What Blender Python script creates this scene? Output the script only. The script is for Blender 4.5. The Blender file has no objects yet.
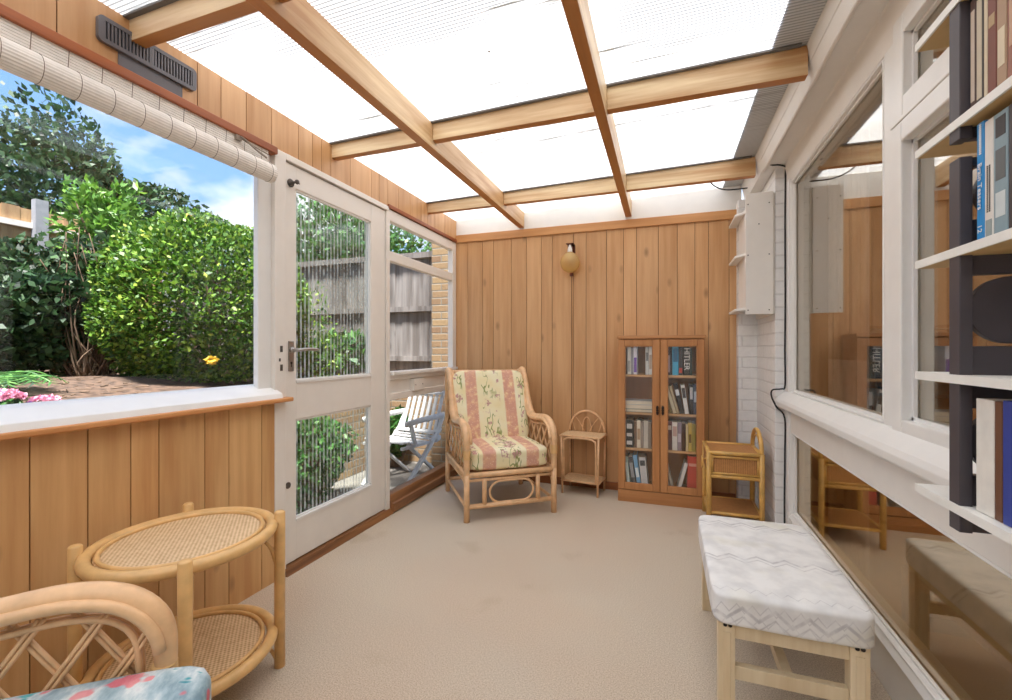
import bpy, math, random
from mathutils import Vector, Matrix
import numpy as np
random.seed(7)
PI = math.pi
S = bpy.context.scene
COL = S.collection
R = math.radians

# ---------------------------------------------------------------- camera, sky, sun, exposure
cam = bpy.data.cameras.new('camera')
cam.sensor_width = 36; cam.lens = 450 / 1012 * 36; cam.clip_start = .02
co = bpy.data.objects.new('camera', cam); COL.objects.link(co)
co.location = (0, 0, 1.1); co.rotation_euler = (R(90), 0, math.atan(159 / 450))
S.camera = co
S.view_settings.view_transform = 'Standard'; S.view_settings.look = 'None'
S.view_settings.gamma = 1; S.view_settings.use_curve_mapping = False
S.view_settings.exposure = 1.80

W = bpy.data.worlds.new('sky'); S.world = W; W.use_nodes = True
def build_sky():
    nt = W.node_tree; N = nt.nodes; L = nt.links
    N.clear()
    out = N.new('ShaderNodeOutputWorld'); bg = N.new('ShaderNodeBackground')
    tc = N.new('ShaderNodeTexCoord')
    mp = N.new('ShaderNodeMapping'); mp.inputs['Location'].default_value = (2.1, .35, .62); mp.inputs['Scale'].default_value = (1, 1, 1.9)
    nz = N.new('ShaderNodeTexNoise'); nz.inputs['Scale'].default_value = 2.3; nz.inputs['Detail'].default_value = 7; nz.inputs['Roughness'].default_value = .52
    L.new(tc.outputs['Generated'], mp.inputs['Vector']); L.new(mp.outputs[0], nz.inputs['Vector'])
    rp = N.new('ShaderNodeValToRGB'); rp.color_ramp.elements[0].position = .485; rp.color_ramp.elements[1].position = .575
    L.new(nz.outputs['Fac'], rp.inputs[0])
    sep = N.new('ShaderNodeSeparateXYZ'); L.new(tc.outputs['Generated'], sep.inputs[0])
    r2 = N.new('ShaderNodeValToRGB')
    e = r2.color_ramp.elements
    e[0].position = 0; e[0].color = (.34, .55, .80, 1); e[1].position = .75; e[1].color = (.10, .27, .66, 1)
    L.new(sep.outputs['Z'], r2.inputs[0])
    mx = N.new('ShaderNodeMix'); mx.data_type = 'RGBA'
    L.new(rp.outputs[0], mx.inputs['Factor']); L.new(r2.outputs[0], mx.inputs[6]); mx.inputs[7].default_value = (.80, .82, .86, 1)
    L.new(mx.outputs[2], bg.inputs[0]); bg.inputs[1].default_value = .46
    L.new(bg.outputs[0], out.inputs[0])
build_sky()
sd = bpy.data.lights.new('sun', 'SUN'); sd.energy = 5.4; sd.angle = R(9); sd.color = (1, .975, .94)
so = bpy.data.objects.new('sun', sd); COL.objects.link(so)
so.rotation_euler = Vector((.20, -.30, .93)).to_track_quat('Z', 'Y').to_euler()

# ---------------------------------------------------------------- materials
def newmat(name):
    m = bpy.data.materials.new(name); m.use_nodes = True
    nt = m.node_tree; nt.nodes.clear()
    out = nt.nodes.new('ShaderNodeOutputMaterial')
    p = nt.nodes.new('ShaderNodeBsdfPrincipled'); nt.links.new(p.outputs[0], out.inputs[0])
    return m, nt, nt.nodes, nt.links, p, out
def c3(c): return tuple(((v / 255) / 12.92 if v / 255 <= .04045 else ((v / 255 + .055) / 1.055) ** 2.4) for v in c) + (1,)
def mixc(nt, fac, a, b, blend='MIX'):
    m = nt.nodes.new('ShaderNodeMix'); m.data_type = 'RGBA'; m.blend_type = blend
    for k, v in ((0, fac), (6, a), (7, b)):
        if hasattr(v, 'default_value'): nt.links.new(v, m.inputs[k])
        else: m.inputs[k].default_value = v
    return m.outputs[2]
def mth(nt, op, a, b=0.0, c=None, clamp=False):
    m = nt.nodes.new('ShaderNodeMath'); m.operation = op; m.use_clamp = clamp
    for k, v in enumerate((a, b) if c is None else (a, b, c)):
        if hasattr(v, 'default_value'): nt.links.new(v, m.inputs[k])
        else: m.inputs[k].default_value = v
    return m.outputs[0]
def noise(nt, scale=(1, 1, 1), s=1.0, detail=3, rough=.5, coord='Object', loc=(0, 0, 0), vec=None):
    mp = nt.nodes.new('ShaderNodeMapping'); mp.inputs['Scale'].default_value = scale; mp.inputs['Location'].default_value = loc
    if vec is None:
        tc = nt.nodes.new('ShaderNodeTexCoord'); vec = tc.outputs[coord]
    nt.links.new(vec, mp.inputs[0])
    n = nt.nodes.new('ShaderNodeTexNoise'); n.inputs['Scale'].default_value = s; n.inputs['Detail'].default_value = detail; n.inputs['Roughness'].default_value = rough
    nt.links.new(mp.outputs[0], n.inputs['Vector'])
    return n.outputs['Fac']
def ramp(nt, fac, stops):
    r = nt.nodes.new('ShaderNodeValToRGB'); e = r.color_ramp.elements
    while len(e) < len(stops): e.new(.5)
    for i, (p, c) in enumerate(stops):
        e[i].position = p; e[i].color = c if not isinstance(c, (int, float)) else (c, c, c, 1)
    nt.links.new(fac, r.inputs[0]); return r.outputs[0]
def bump(nt, p, h, strength=.3, dist=.01):
    b = nt.nodes.new('ShaderNodeBump'); b.inputs['Strength'].default_value = strength; b.inputs['Distance'].default_value = dist
    nt.links.new(h, b.inputs['Height']); nt.links.new(b.outputs[0], p.inputs['Normal'])
def attr(nt, name='var'):
    a = nt.nodes.new('ShaderNodeAttribute'); a.attribute_name = name; return a.outputs['Fac']
def plain(name, col, rough=.5, var=.06, s=14, metal=0, bmp=0, spec=None):
    m, nt, N, L, p, o = newmat(name); c = c3(col)
    f = noise(nt, s=s, detail=4)
    d = tuple(x * (1 - var * 2) for x in c[:3]) + (1,); u = tuple(min(1, x * (1 + var)) for x in c[:3]) + (1,)
    L.new(ramp(nt, f, [(.3, d), (.7, u)]), p.inputs['Base Color'])
    p.inputs['Roughness'].default_value = rough; p.inputs['Metallic'].default_value = metal
    if bmp: bump(nt, p, f, bmp, .004)
    return m
def wood(name, light, dark, axis=2, rough=.45, knots=True, k=1.0, seamvar=.12, contrast=1.0):
    m, nt, N, L, p, o = newmat(name)
    sc = [26 * k] * 3; sc[axis] = 1.6 * k
    v = attr(nt)
    tc = N.new('ShaderNodeTexCoord'); cb = N.new('ShaderNodeVectorMath'); cb.operation = 'ADD'
    L.new(tc.outputs['Object'], cb.inputs[0])
    cx = N.new('ShaderNodeCombineXYZ'); off = mth(nt, 'MULTIPLY', v, 7.3)
    for q in range(3): L.new(off, cx.inputs[q])
    L.new(cx.outputs[0], cb.inputs[1])
    vec = cb.outputs[0]
    f = noise(nt, tuple(sc), 1, 5, .6, vec=vec)
    sc2 = [7 * k] * 3; sc2[axis] = .9 * k
    f2 = noise(nt, tuple(sc2), 1, 2, .5, vec=vec)
    ff = mth(nt, 'ADD', mth(nt, 'MULTIPLY', f, .5), mth(nt, 'MULTIPLY', f2, .5))
    base = ramp(nt, ff, [(.5 - .14 / contrast, c3(dark)), (.5 + .12 / contrast, c3(light))])
    if knots:
        mp = N.new('ShaderNodeMapping'); s3 = [9 * k] * 3; s3[axis] = 4.2 * k; mp.inputs['Scale'].default_value = tuple(s3)
        L.new(vec, mp.inputs[0])
        vo = N.new('ShaderNodeTexVoronoi'); vo.inputs['Scale'].default_value = 1; L.new(mp.outputs[0], vo.inputs['Vector'])
        kd = ramp(nt, vo.outputs['Distance'], [(.05, 1.0), (.20, 0.0)])
        sepc = N.new('ShaderNodeSeparateColor'); L.new(vo.outputs['Color'], sepc.inputs[0])
        on = mth(nt, 'GREATER_THAN', sepc.outputs[0], .60)
        kf = mth(nt, 'MULTIPLY', mth(nt, 'MULTIPLY', kd, on), .6)
        kc = tuple(x * .42 for x in c3(dark)[:3]) + (1,)
        base = mixc(nt, kf, base, kc)
    tone = ramp(nt, v, [(0, 1 - seamvar), (1, 1.0)])
    base = mixc(nt, 1.0, base, tone, 'MULTIPLY')
    L.new(base, p.inputs['Base Color']); p.inputs['Roughness'].default_value = rough
    bump(nt, p, f, .15, .002)
    return m
def glassy(name, refl=.06, tint=(1, 1, 1, 1), rough=0.0, ior=1.5, coat=None):
    m, nt, N, L, p, o = newmat(name); N.remove(p)
    t = N.new('ShaderNodeBsdfTransparent'); t.inputs[0].default_value = tint
    g = N.new('ShaderNodeBsdfGlossy'); g.inputs['Roughness'].default_value = rough; g.inputs[0].default_value = (1, 1, 1, 1)
    fr = N.new('ShaderNodeLayerWeight'); fr.inputs['Blend'].default_value = .5
    f = mth(nt, 'ADD', mth(nt, 'MULTIPLY', mth(nt, 'POWER', fr.outputs['Facing'], 5.0), .6), refl, clamp=True)
    mx = N.new('ShaderNodeMixShader'); L.new(f, mx.inputs[0]); L.new(t.outputs[0], mx.inputs[1]); L.new(g.outputs[0], mx.inputs[2])
    L.new(mx.outputs[0], o.inputs[0]); return m

M = {}
M['panel'] = wood('pine_panelling', (220, 172, 122), (196, 144, 92), 2)
M['panel_left'] = wood('pine_panelling_low', (232, 186, 128), (208, 154, 98), 2)
M['pine'] = wood('pine_horizontal', (216, 160, 102), (190, 132, 78), 1)
M['pinex'] = wood('pine_trim', (212, 156, 100), (184, 126, 74), 0)
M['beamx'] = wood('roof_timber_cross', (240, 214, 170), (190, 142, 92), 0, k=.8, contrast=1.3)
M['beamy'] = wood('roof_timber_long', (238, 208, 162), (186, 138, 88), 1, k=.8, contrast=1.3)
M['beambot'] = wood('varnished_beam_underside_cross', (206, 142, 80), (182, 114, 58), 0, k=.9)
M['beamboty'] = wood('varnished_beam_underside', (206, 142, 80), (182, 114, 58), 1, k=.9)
M['cedar'] = wood('red_stained_wood', (178, 102, 56), (140, 72, 38), 1)
M['threshold'] = wood('threshold_wood', (168, 116, 72), (112, 72, 44), 1, contrast=1.3)
M['nosing'] = wood('orange_sill_nosing', (224, 158, 98), (204, 134, 76), 1, knots=False)
M['skirting'] = wood('brown_skirting', (170, 104, 56), (132, 76, 40), 0)
M['gap'] = plain('dark_groove', (88, 55, 32), .9)
M['oak'] = wood('bookcase_oak', (206, 146, 92), (178, 118, 68), 2, knots=False, k=1.3)
M['oakx'] = wood('bookcase_oak_cross', (206, 146, 92), (180, 120, 70), 0, knots=False, k=1.3)
M['shelfwood'] = wood('bookcase_shelf', (222, 176, 124), (200, 150, 98), 0, knots=False)
M['white'] = plain('white_gloss_paint', (238, 235, 230), .35, .012)
M['doorwhite'] = plain('cream_door_paint', (238, 231, 222), .4, .012)
M['warmwhite'] = plain('warm_white_paint', (236, 230, 222), .5, .012)
M['sillwhite'] = plain('white_sill_paint', (246, 244, 240), .4, .02, 9)
M['black'] = plain('black_cable', (28, 28, 30), .5)
M['dark'] = plain('dark_grey_paint', (74, 68, 72), .5, .05)
M['ventgrey'] = plain('grey_plastic', (104, 100, 103), .45, .03)
M['ventblack'] = plain('vent_dark', (52, 47, 48), .8)
M['chrome'] = plain('satin_metal', (176, 172, 168), .3, .03, metal=.9)
M['iron'] = plain('dark_iron', (60, 50, 44), .4, metal=.7)
M['screw'] = plain('screw_heads', (86, 78, 72), .5)
M['paper'] = plain('book_pages', (226, 214, 190), .9)
M['cream_shelf'] = plain('cream_shelf', (236, 232, 222), .5, .04)
M['shelf_edge'] = plain('white_shelf_edge', (240, 237, 230), .5, .04)
M['shelf_under'] = plain('raw_board', (206, 172, 118), .6, .06)
M['cane_frame'] = plain('pale_rattan_cane', (236, 190, 142), .35, .09, 20)
M['cane_frame2'] = plain('honey_rattan_cane', (234, 188, 124), .35, .08, 20)
M['cane_gold'] = plain('golden_bamboo', (222, 174, 96), .35, .09, 22)
M['patio'] = plain('patio_stone', (112, 108, 102), .9, .15, 5)
M['soil'] = plain('garden_soil', (92, 72, 58), .95, .35, 22, bmp=.8)
def m_amber():
    m, nt, N, L, p, o = newmat('amber_glass'); p.inputs['Base Color'].default_value = (.90, .74, .42, 1); p.inputs['Roughness'].default_value = .1
    t = N.new('ShaderNodeBsdfTransparent'); t.inputs[0].default_value = (.92, .78, .48, 1)
    tl = N.new('ShaderNodeBsdfTranslucent'); tl.inputs[0].default_value = (.86, .66, .30, 1)
    m1 = N.new('ShaderNodeMixShader'); m1.inputs[0].default_value = .5; L.new(p.outputs[0], m1.inputs[1]); L.new(tl.outputs[0], m1.inputs[2])
    m2 = N.new('ShaderNodeMixShader'); m2.inputs[0].default_value = .55; L.new(t.outputs[0], m2.inputs[1]); L.new(m1.outputs[0], m2.inputs[2]); L.new(m2.outputs[0], o.inputs[0]); return m
M['amber'] = m_amber()
M['bulb'] = plain('bulb_white', (240, 232, 220), .3)
M['glass'] = glassy('window_glass', .02)
M['cabglass'] = glassy('cabinet_glass', .04)
M['nail'] = plain('dark_nail', (40, 32, 30), .5, metal=.5)
M['bark'] = plain('bark', (104, 84, 66), .9, .25, 30)
M['gwhite'] = plain('white_painted_garden_wood', (190, 190, 188), .5, .08, 20)
M['lead'] = plain('lead_flashing', (120, 116, 112), .7, .12, 6)

def m_housewindow(name='reflective_house_glass', tt=(.86, .82, .75, 1), gg=(.97, .95, .9, 1), r0=.26):
    m, nt, N, L, p, o = newmat(name); N.remove(p)
    t = N.new('ShaderNodeBsdfTransparent'); t.inputs[0].default_value = tt
    g = N.new('ShaderNodeBsdfGlossy'); g.inputs['Roughness'].default_value = 0.0; g.inputs[0].default_value = gg
    fr = N.new('ShaderNodeLayerWeight'); fr.inputs['Blend'].default_value = .5
    f = mth(nt, 'ADD', mth(nt, 'MULTIPLY', mth(nt, 'POWER', fr.outputs['Facing'], 4.0), .5), r0, clamp=True)
    mx = N.new('ShaderNodeMixShader'); L.new(f, mx.inputs[0]); L.new(t.outputs[0], mx.inputs[1]); L.new(g.outputs[0], mx.inputs[2])
    L.new(mx.outputs[0], o.inputs[0]); return m
M['houseglass'] = m_housewindow()
M['goldreflglass'] = m_housewindow('low_glass_golden_reflection', (.86, .74, .55, 1), (1, .93, .80, 1), .32)  # golden tone of the low panes' reflections is put into the glass colour
def m_reeded():
    m, nt, N, L, p, o = newmat('reeded_door_glass'); N.remove(p)
    tc = N.new('ShaderNodeTexCoord'); sp = N.new('ShaderNodeSeparateXYZ'); L.new(tc.outputs['Object'], sp.inputs[0])
    wob = noise(nt, (1, 30, 70), 1, 2, .6)
    y = mth(nt, 'ADD', sp.outputs['Y'], mth(nt, 'MULTIPLY', mth(nt, 'SUBTRACT', wob, .5), .006))
    fr = mth(nt, 'FRACT', mth(nt, 'MULTIPLY', y, 36.0))
    d = mth(nt, 'ABSOLUTE', mth(nt, 'SUBTRACT', fr, .5))
    line = mth(nt, 'LESS_THAN', d, .12)
    lump = noise(nt, (1, 30, 14), 1, 3, .7)
    lf = mth(nt, 'MULTIPLY', line, ramp(nt, lump, [(.38, .12), (.62, .72)]))
    t = N.new('ShaderNodeBsdfTransparent'); t.inputs[0].default_value = (.93, .95, .93, 1)
    dd = N.new('ShaderNodeBsdfTranslucent'); dd.inputs[0].default_value = (.86, .88, .85, 1)
    d2 = N.new('ShaderNodeBsdfDiffuse'); d2.inputs[0].default_value = (.8, .82, .78, 1)
    ad = N.new('ShaderNodeMixShader'); ad.inputs[0].default_value = .45; L.new(dd.outputs[0], ad.inputs[1]); L.new(d2.outputs[0], ad.inputs[2])
    g = N.new('ShaderNodeBsdfGlossy'); g.inputs['Roughness'].default_value = .08
    m1 = N.new('ShaderNodeMixShader'); m1.inputs[0].default_value = .06; L.new(t.outputs[0], m1.inputs[1]); L.new(g.outputs[0], m1.inputs[2])
    m2 = N.new('ShaderNodeMixShader'); L.new(lf, m2.inputs[0]); L.new(m1.outputs[0], m2.inputs[1]); L.new(ad.outputs[0], m2.inputs[2])
    L.new(m2.outputs[0], o.inputs[0]); return m
M['reeded'] = m_reeded()
def m_roof():
    m, nt, N, L, p, o = newmat('ribbed_polycarbonate'); N.remove(p)
    tc = N.new('ShaderNodeTexCoord'); sp = N.new('ShaderNodeSeparateXYZ'); L.new(tc.outputs['Object'], sp.inputs[0])
    fr = mth(nt, 'FRACT', mth(nt, 'MULTIPLY', sp.outputs['Y'], 62.0))
    rib = ramp(nt, mth(nt, 'ABSOLUTE', mth(nt, 'SUBTRACT', fr, .5)), [(.16, 1.0), (.30, 0.0)])
    big = noise(nt, (1.2, 2.5, 1), 1, 3, .5)
    ribf = mth(nt, 'MULTIPLY', rib, ramp(nt, big, [(.36, .35), (.56, 1.0)]))
    col = mixc(nt, ribf, (.95, .96, .97, 1), (.16, .17, .18, 1))
    # algae smears along the sheets
    sm = noise(nt, (2.2, 40, 1), 1, 5, .65, loc=(3.1, 0, 0))
    sm2 = noise(nt, (1.3, 3, 1), 1, 3, .5, loc=(.7, .3, 0))
    smf = mth(nt, 'MULTIPLY', ramp(nt, sm, [(.56, 0.0), (.68, 1.0)]), ramp(nt, sm2, [(.46, 0.0), (.58, 1.0)]))
    ly = mth(nt, 'ABSOLUTE', mth(nt, 'ADD', mth(nt, 'SUBTRACT', sp.outputs['Y'], 2.40), mth(nt, 'MULTIPLY', sp.outputs['X'], .05)))
    lf = mth(nt, 'MULTIPLY', ramp(nt, ly, [(.006, 1.0), (.014, 0.0)]), ramp(nt, noise(nt, (5, 1, 1), 1, 4, .6), [(.4, .35), (.62, 1.0)]))
    smf = mth(nt, 'MAXIMUM', smf, mth(nt, 'MULTIPLY', lf, .8))
    col = mixc(nt, smf, col, (.05, .055, .052, 1))
    vo = N.new('ShaderNodeTexVoronoi'); vo.inputs['Scale'].default_value = 9; L.new(tc.outputs['Object'], vo.inputs['Vector'])
    sc = N.new('ShaderNodeSeparateColor'); L.new(vo.outputs['Color'], sc.inputs[0])
    sf = mth(nt, 'MULTIPLY', mth(nt, 'LESS_THAN', vo.outputs['Distance'], .055), mth(nt, 'GREATER_THAN', sc.outputs[1], .62))
    col = mixc(nt, mth(nt, 'MULTIPLY', sf, 1.0), col, (.03, .03, .03, 1))
    t = N.new('ShaderNodeBsdfTranslucent'); L.new(col, t.inputs[0])
    df = N.new('ShaderNodeBsdfDiffuse'); df.inputs[0].default_value = (.86, .865, .86, 1)
    m0 = N.new('ShaderNodeMixShader'); m0.inputs[0].default_value = .55; L.new(t.outputs[0], m0.inputs[1]); L.new(df.outputs[0], m0.inputs[2]); t = m0
    g = N.new('ShaderNodeBsdfGlossy'); g.inputs['Roughness'].default_value = .25
    mx = N.new('ShaderNodeMixShader'); mx.inputs[0].default_value = .04; L.new(t.outputs[0], mx.inputs[1]); L.new(g.outputs[0], mx.inputs[2])
    L.new(mx.outputs[0], o.inputs[0]); return m
M['roof'] = m_roof()
def m_brick(name, c1, c2, mortar, paint=False, sx=1.0, plane='xz'):
    m, nt, N, L, p, o = newmat(name)
    tc = N.new('ShaderNodeTexCoord'); sp = N.new('ShaderNodeSeparateXYZ'); L.new(tc.outputs['Object'], sp.inputs[0])
    cb = N.new('ShaderNodeCombineXYZ')
    h = mth(nt, 'ADD', sp.outputs['X'], sp.outputs['Y'])
    L.new(h, cb.inputs[0]); L.new(sp.outputs['Z'], cb.inputs[1])
    b = N.new('ShaderNodeTexBrick'); L.new(cb.outputs[0], b.inputs['Vector'])
    b.inputs['Scale'].default_value = 1; b.inputs['Brick Width'].default_value = .225; b.inputs['Row Height'].default_value = .075
    b.inputs['Mortar Size'].default_value = .006 if paint else .009; b.inputs['Mortar Smooth'].default_value = .4
    b.inputs['Color1'].default_value = c3(c1); b.inputs['Color2'].default_value = c3(c2); b.inputs['Mortar'].default_value = c3(mortar)
    f = noise(nt, s=40, detail=4)
    col = mixc(nt, .25 if not paint else .08, b.outputs['Color'], ramp(nt, f, [(.3, .25), (.7, 1.0)]), 'MULTIPLY')
    L.new(col, p.inputs['Base Color']); p.inputs['Roughness'].default_value = .55 if paint else .9
    hh = mth(nt, 'ADD', mth(nt, 'MULTIPLY', mth(nt, 'SUBTRACT', 1.0, b.outputs['Fac']), 1.0), mth(nt, 'MULTIPLY', f, .35))
    bump(nt, p, hh, .7, .006)
    return m
M['brickwhite'] = m_brick('white_painted_brick', (240, 237, 233), (237, 234, 230), (228, 224, 220), True)
M['brickyellow'] = m_brick('yellow_stock_brick', (158, 132, 96), (128, 100, 76), (138, 130, 116))
def m_carpet():
    m, nt, N, L, p, o = newmat('beige_carpet')
    f = noise(nt, s=220, detail=3); big = noise(nt, s=1.1, detail=2, loc=(2, 1, 0))
    c = ramp(nt, f, [(.3, c3((178, 160, 138))), (.68, c3((222, 208, 188)))])
    c = mixc(nt, ramp(nt, big, [(.42, 0.0), (.62, .55)]), c, mixc(nt, 1.0, c, (1.0, .91, .86, 1), 'MULTIPLY'))
    st = noise(nt, s=3.2, detail=3, loc=(5.3, 1, 0))
    c = mixc(nt, ramp(nt, st, [(.62, 0.0), (.72, .30)]), c, c3((170, 148, 118)))
    L.new(c, p.inputs['Base Color']); p.inputs['Roughness'].default_value = .95
    bump(nt, p, f, .35, .003); return m
M['carpet'] = m_carpet()
def m_weave(name, a, b, s=150):
    m, nt, N, L, p, o = newmat(name)
    tc = N.new('ShaderNodeTexCoord'); sp = N.new('ShaderNodeSeparateXYZ'); L.new(tc.outputs['Object'], sp.inputs[0])
    w1 = mth(nt, 'SINE', mth(nt, 'MULTIPLY', mth(nt, 'ADD', sp.outputs['X'], mth(nt, 'MULTIPLY', sp.outputs['Z'], .7)), s * 4))
    w2 = mth(nt, 'SINE', mth(nt, 'MULTIPLY', mth(nt, 'ADD', sp.outputs['Y'], mth(nt, 'MULTIPLY', sp.outputs['Z'], .7)), s * 4))
    f = mth(nt, 'MULTIPLY_ADD', mth(nt, 'MULTIPLY', w1, w2), .5, .5)
    n = noise(nt, s=60, detail=3)
    ff = mth(nt, 'ADD', mth(nt, 'MULTIPLY', f, .55), mth(nt, 'MULTIPLY', n, .45))
    L.new(ramp(nt, ff, [(.25, c3(b)), (.7, c3(a))]), p.inputs['Base Color']); p.inputs['Roughness'].default_value = .6
    bump(nt, p, ff, .4, .002); return m
M['weave'] = m_weave('woven_cane', (240, 210, 166), (190, 148, 100), 100)
M['weave2'] = m_weave('brown_cane_panel', (206, 150, 90), (164, 108, 58), 130)
def m_leaf(name, cols, trans=.3):
    m, nt, N, L, p, o = newmat(name)
    v = attr(nt); n = len(cols)
    c = ramp(nt, v, [(i / (n - 1), c3(q)) for i, q in enumerate(cols)])
    L.new(c, p.inputs['Base Color']); p.inputs['Roughness'].default_value = .5
    t = N.new('ShaderNodeBsdfTranslucent'); L.new(c, t.inputs[0])
    mx = N.new('ShaderNodeMixShader'); mx.inputs[0].default_value = trans; L.new(p.outputs[0], mx.inputs[1]); L.new(t.outputs[0], mx.inputs[2])
    L.new(mx.outputs[0], o.inputs[0]); return m
M['leaf_hedge'] = m_leaf('hedge_leaves', [(30, 58, 18), (48, 86, 24), (78, 122, 34), (122, 158, 52), (176, 186, 80)])
M['leaf_dark'] = m_leaf('dark_leaves', [(22, 40, 24), (36, 62, 36), (56, 88, 50), (88, 116, 74)])
M['leaf_mid'] = m_leaf('mid_leaves', [(26, 60, 28), (44, 92, 38), (74, 124, 56), (108, 152, 78)])
M['leaf_lime'] = m_leaf('lime_leaves', [(58, 100, 34), (92, 140, 50), (140, 180, 72)])
M['leaf_yellow'] = m_leaf('yellow_leaves', [(214, 178, 50), (240, 212, 90)])
M['petal'] = m_leaf('pink_petals', [(196, 116, 150), (226, 160, 186), (244, 206, 216)])
M['petal2'] = m_leaf('mauve_petals', [(150, 100, 180), (190, 140, 206)])
def m_stripefabric():
    m, nt, N, L, p, o = newmat('striped_floral_fabric')
    tc = N.new('ShaderNodeTexCoord'); sp = N.new('ShaderNodeSeparateXYZ'); L.new(tc.outputs['Object'], sp.inputs[0])
    x = sp.outputs['X']
    n1 = noise(nt, s=5, detail=2); xx = mth(nt, 'ADD', x, mth(nt, 'MULTIPLY', mth(nt, 'SUBTRACT', n1, .5), .006))
    c = ramp(nt, noise(nt, s=9, detail=3), [(.3, c3((236, 220, 170))), (.7, c3((240, 232, 200)))])
    d = mth(nt, 'ABSOLUTE', mth(nt, 'SUBTRACT', mth(nt, 'ABSOLUTE', xx), .150))
    band = ramp(nt, d, [(.042, 1.0), (.047, 0.0)])
    pat = ramp(nt, noise(nt, s=26, detail=3), [(.42, c3((214, 160, 138))), (.58, c3((226, 176, 144))), (.68, c3((240, 214, 166)))])
    vo = N.new('ShaderNodeTexVoronoi'); vo.inputs['Scale'].default_value = 75; L.new(tc.outputs['Object'], vo.inputs['Vector'])
    pat = mixc(nt, mth(nt, 'MULTIPLY', mth(nt, 'LESS_THAN', vo.outputs['Distance'], .22), .6), pat, c3((246, 226, 190)))
    c = mixc(nt, band, c, pat)
    # central floral strip and edge sprigs
    mid = mth(nt, 'ADD', mth(nt, 'LESS_THAN', mth(nt, 'ABSOLUTE', xx), .07), mth(nt, 'GREATER_THAN', mth(nt, 'ABSOLUTE', xx), .22), clamp=True)
    fl = noise(nt, s=13, detail=2, loc=(1.7, .4, .2)); fl2 = noise(nt, s=55, detail=2)
    pet = mth(nt, 'MULTIPLY', ramp(nt, fl, [(.54, 0.0), (.58, 1.0)]), ramp(nt, fl2, [(.42, 0.0), (.5, 1.0)]))
    c = mixc(nt, mth(nt, 'MULTIPLY', mth(nt, 'MULTIPLY', pet, mid), .75), c, c3((178, 112, 122)))
    gl = noise(nt, (1.6, 1, .7), 15, 1, loc=(4.2, .1, 1)); gd = mth(nt, 'ABSOLUTE', mth(nt, 'SUBTRACT', gl, .5))
    gg = mth(nt, 'MULTIPLY', mth(nt, 'MULTIPLY', ramp(nt, gd, [(.018, 1.0), (.034, 0.0)]), mid), ramp(nt, noise(nt, s=8, loc=(7, 0, 0)), [(.45, 0.0), (.55, .85)]))
    c = mixc(nt, gg, c, c3((128, 142, 66)))
    L.new(c, p.inputs['Base Color']); p.inputs['Roughness'].default_value = .85
    bump(nt, p, noise(nt, s=300), .15, .002); return m
M['stripefab'] = m_stripefabric()
def m_tealfabric():
    m, nt, N, L, p, o = newmat('teal_floral_fabric')
    a = noise(nt, (1, 2.2, 1), 9, 5, .6); b = noise(nt, (2, 1, 1), 10, 3, loc=(3, 2, 1)); d = noise(nt, s=15, detail=2, loc=(8, .4, 2))
    c = ramp(nt, a, [(.3, c3((120, 146, 158))), (.45, c3((170, 190, 196))), (.58, c3((222, 226, 224))), (.7, c3((196, 190, 196)))])
    c = mixc(nt, ramp(nt, b, [(.60, 0.0), (.63, 1.0)]), c, ramp(nt, a, [(.4, c3((50, 138, 148))), (.6, c3((96, 182, 188)))]))
    c = mixc(nt, ramp(nt, d, [(.64, 0.0), (.67, .8)]), c, ramp(nt, a, [(.4, c3((226, 92, 106))), (.6, c3((240, 140, 140)))]))
    L.new(c, p.inputs['Base Color']); p.inputs['Roughness'].default_value = .8; return m
M['tealfab'] = m_tealfabric()
def m_ikat():
    m, nt, N, L, p, o = newmat('white_fabric_grey_zigzag')
    tc = N.new('ShaderNodeTexCoord'); sp = N.new('ShaderNodeSeparateXYZ'); L.new(tc.outputs['Object'], sp.inputs[0])
    f1 = noise(nt, s=9, detail=3)
    yy = mth(nt, 'ADD', sp.outputs['Y'], sp.outputs['Z']) 
    def zig(freq, amp, off, wd, per=None):
        tri = mth(nt, 'PINGPONG', mth(nt, 'MULTIPLY', sp.outputs['X'], freq), .5)
        y2 = mth(nt, 'ADD', mth(nt, 'SUBTRACT', yy, mth(nt, 'MULTIPLY', tri, amp)), mth(nt, 'MULTIPLY', mth(nt, 'SUBTRACT', f1, .5), .02))
        if per: y2 = mth(nt, 'PINGPONG', mth(nt, 'ADD', y2, off), per)
        else: y2 = mth(nt, 'ABSOLUTE', mth(nt, 'ADD', y2, off))
        return ramp(nt, y2, [(wd, 1.0), (wd * 1.9, 0.0)])
    z1 = zig(12, .07, .02, .0036, .16); z2 = zig(12, .07, .045, .0022, .16); z3 = zig(25, .05, .0, .002, .055)
    z4 = zig(25, -.05, .01, .002, .055)
    near = mth(nt, 'MULTIPLY', mth(nt, 'LESS_THAN', yy, .10), .8)
    z34 = mth(nt, 'MULTIPLY', mth(nt, 'MAXIMUM', z3, z4), near)
    f = mth(nt, 'MAXIMUM', mth(nt, 'MAXIMUM', z1, z2), z34)
    f = mth(nt, 'MULTIPLY', f, ramp(nt, noise(nt, s=30, detail=4), [(.35, .15), (.6, .55)]))
    base = ramp(nt, noise(nt, s=16, detail=4), [(.35, c3((222, 220, 218))), (.6, c3((240, 238, 235)))])
    stn = ramp(nt, noise(nt, s=5, detail=2, loc=(0, .6, 0)), [(.58, 0.0), (.72, .4)])
    base = mixc(nt, stn, base, c3((216, 210, 186)))
    L.new(mixc(nt, f, base, c3((148, 142, 146))), p.inputs['Base Color']); p.inputs['Roughness'].default_value = .75; return m
M['ikat'] = m_ikat()
M['benchwood'] = wood('whitened_pine', (240, 222, 188), (220, 194, 152), 2, knots=False, k=1.2)
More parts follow.
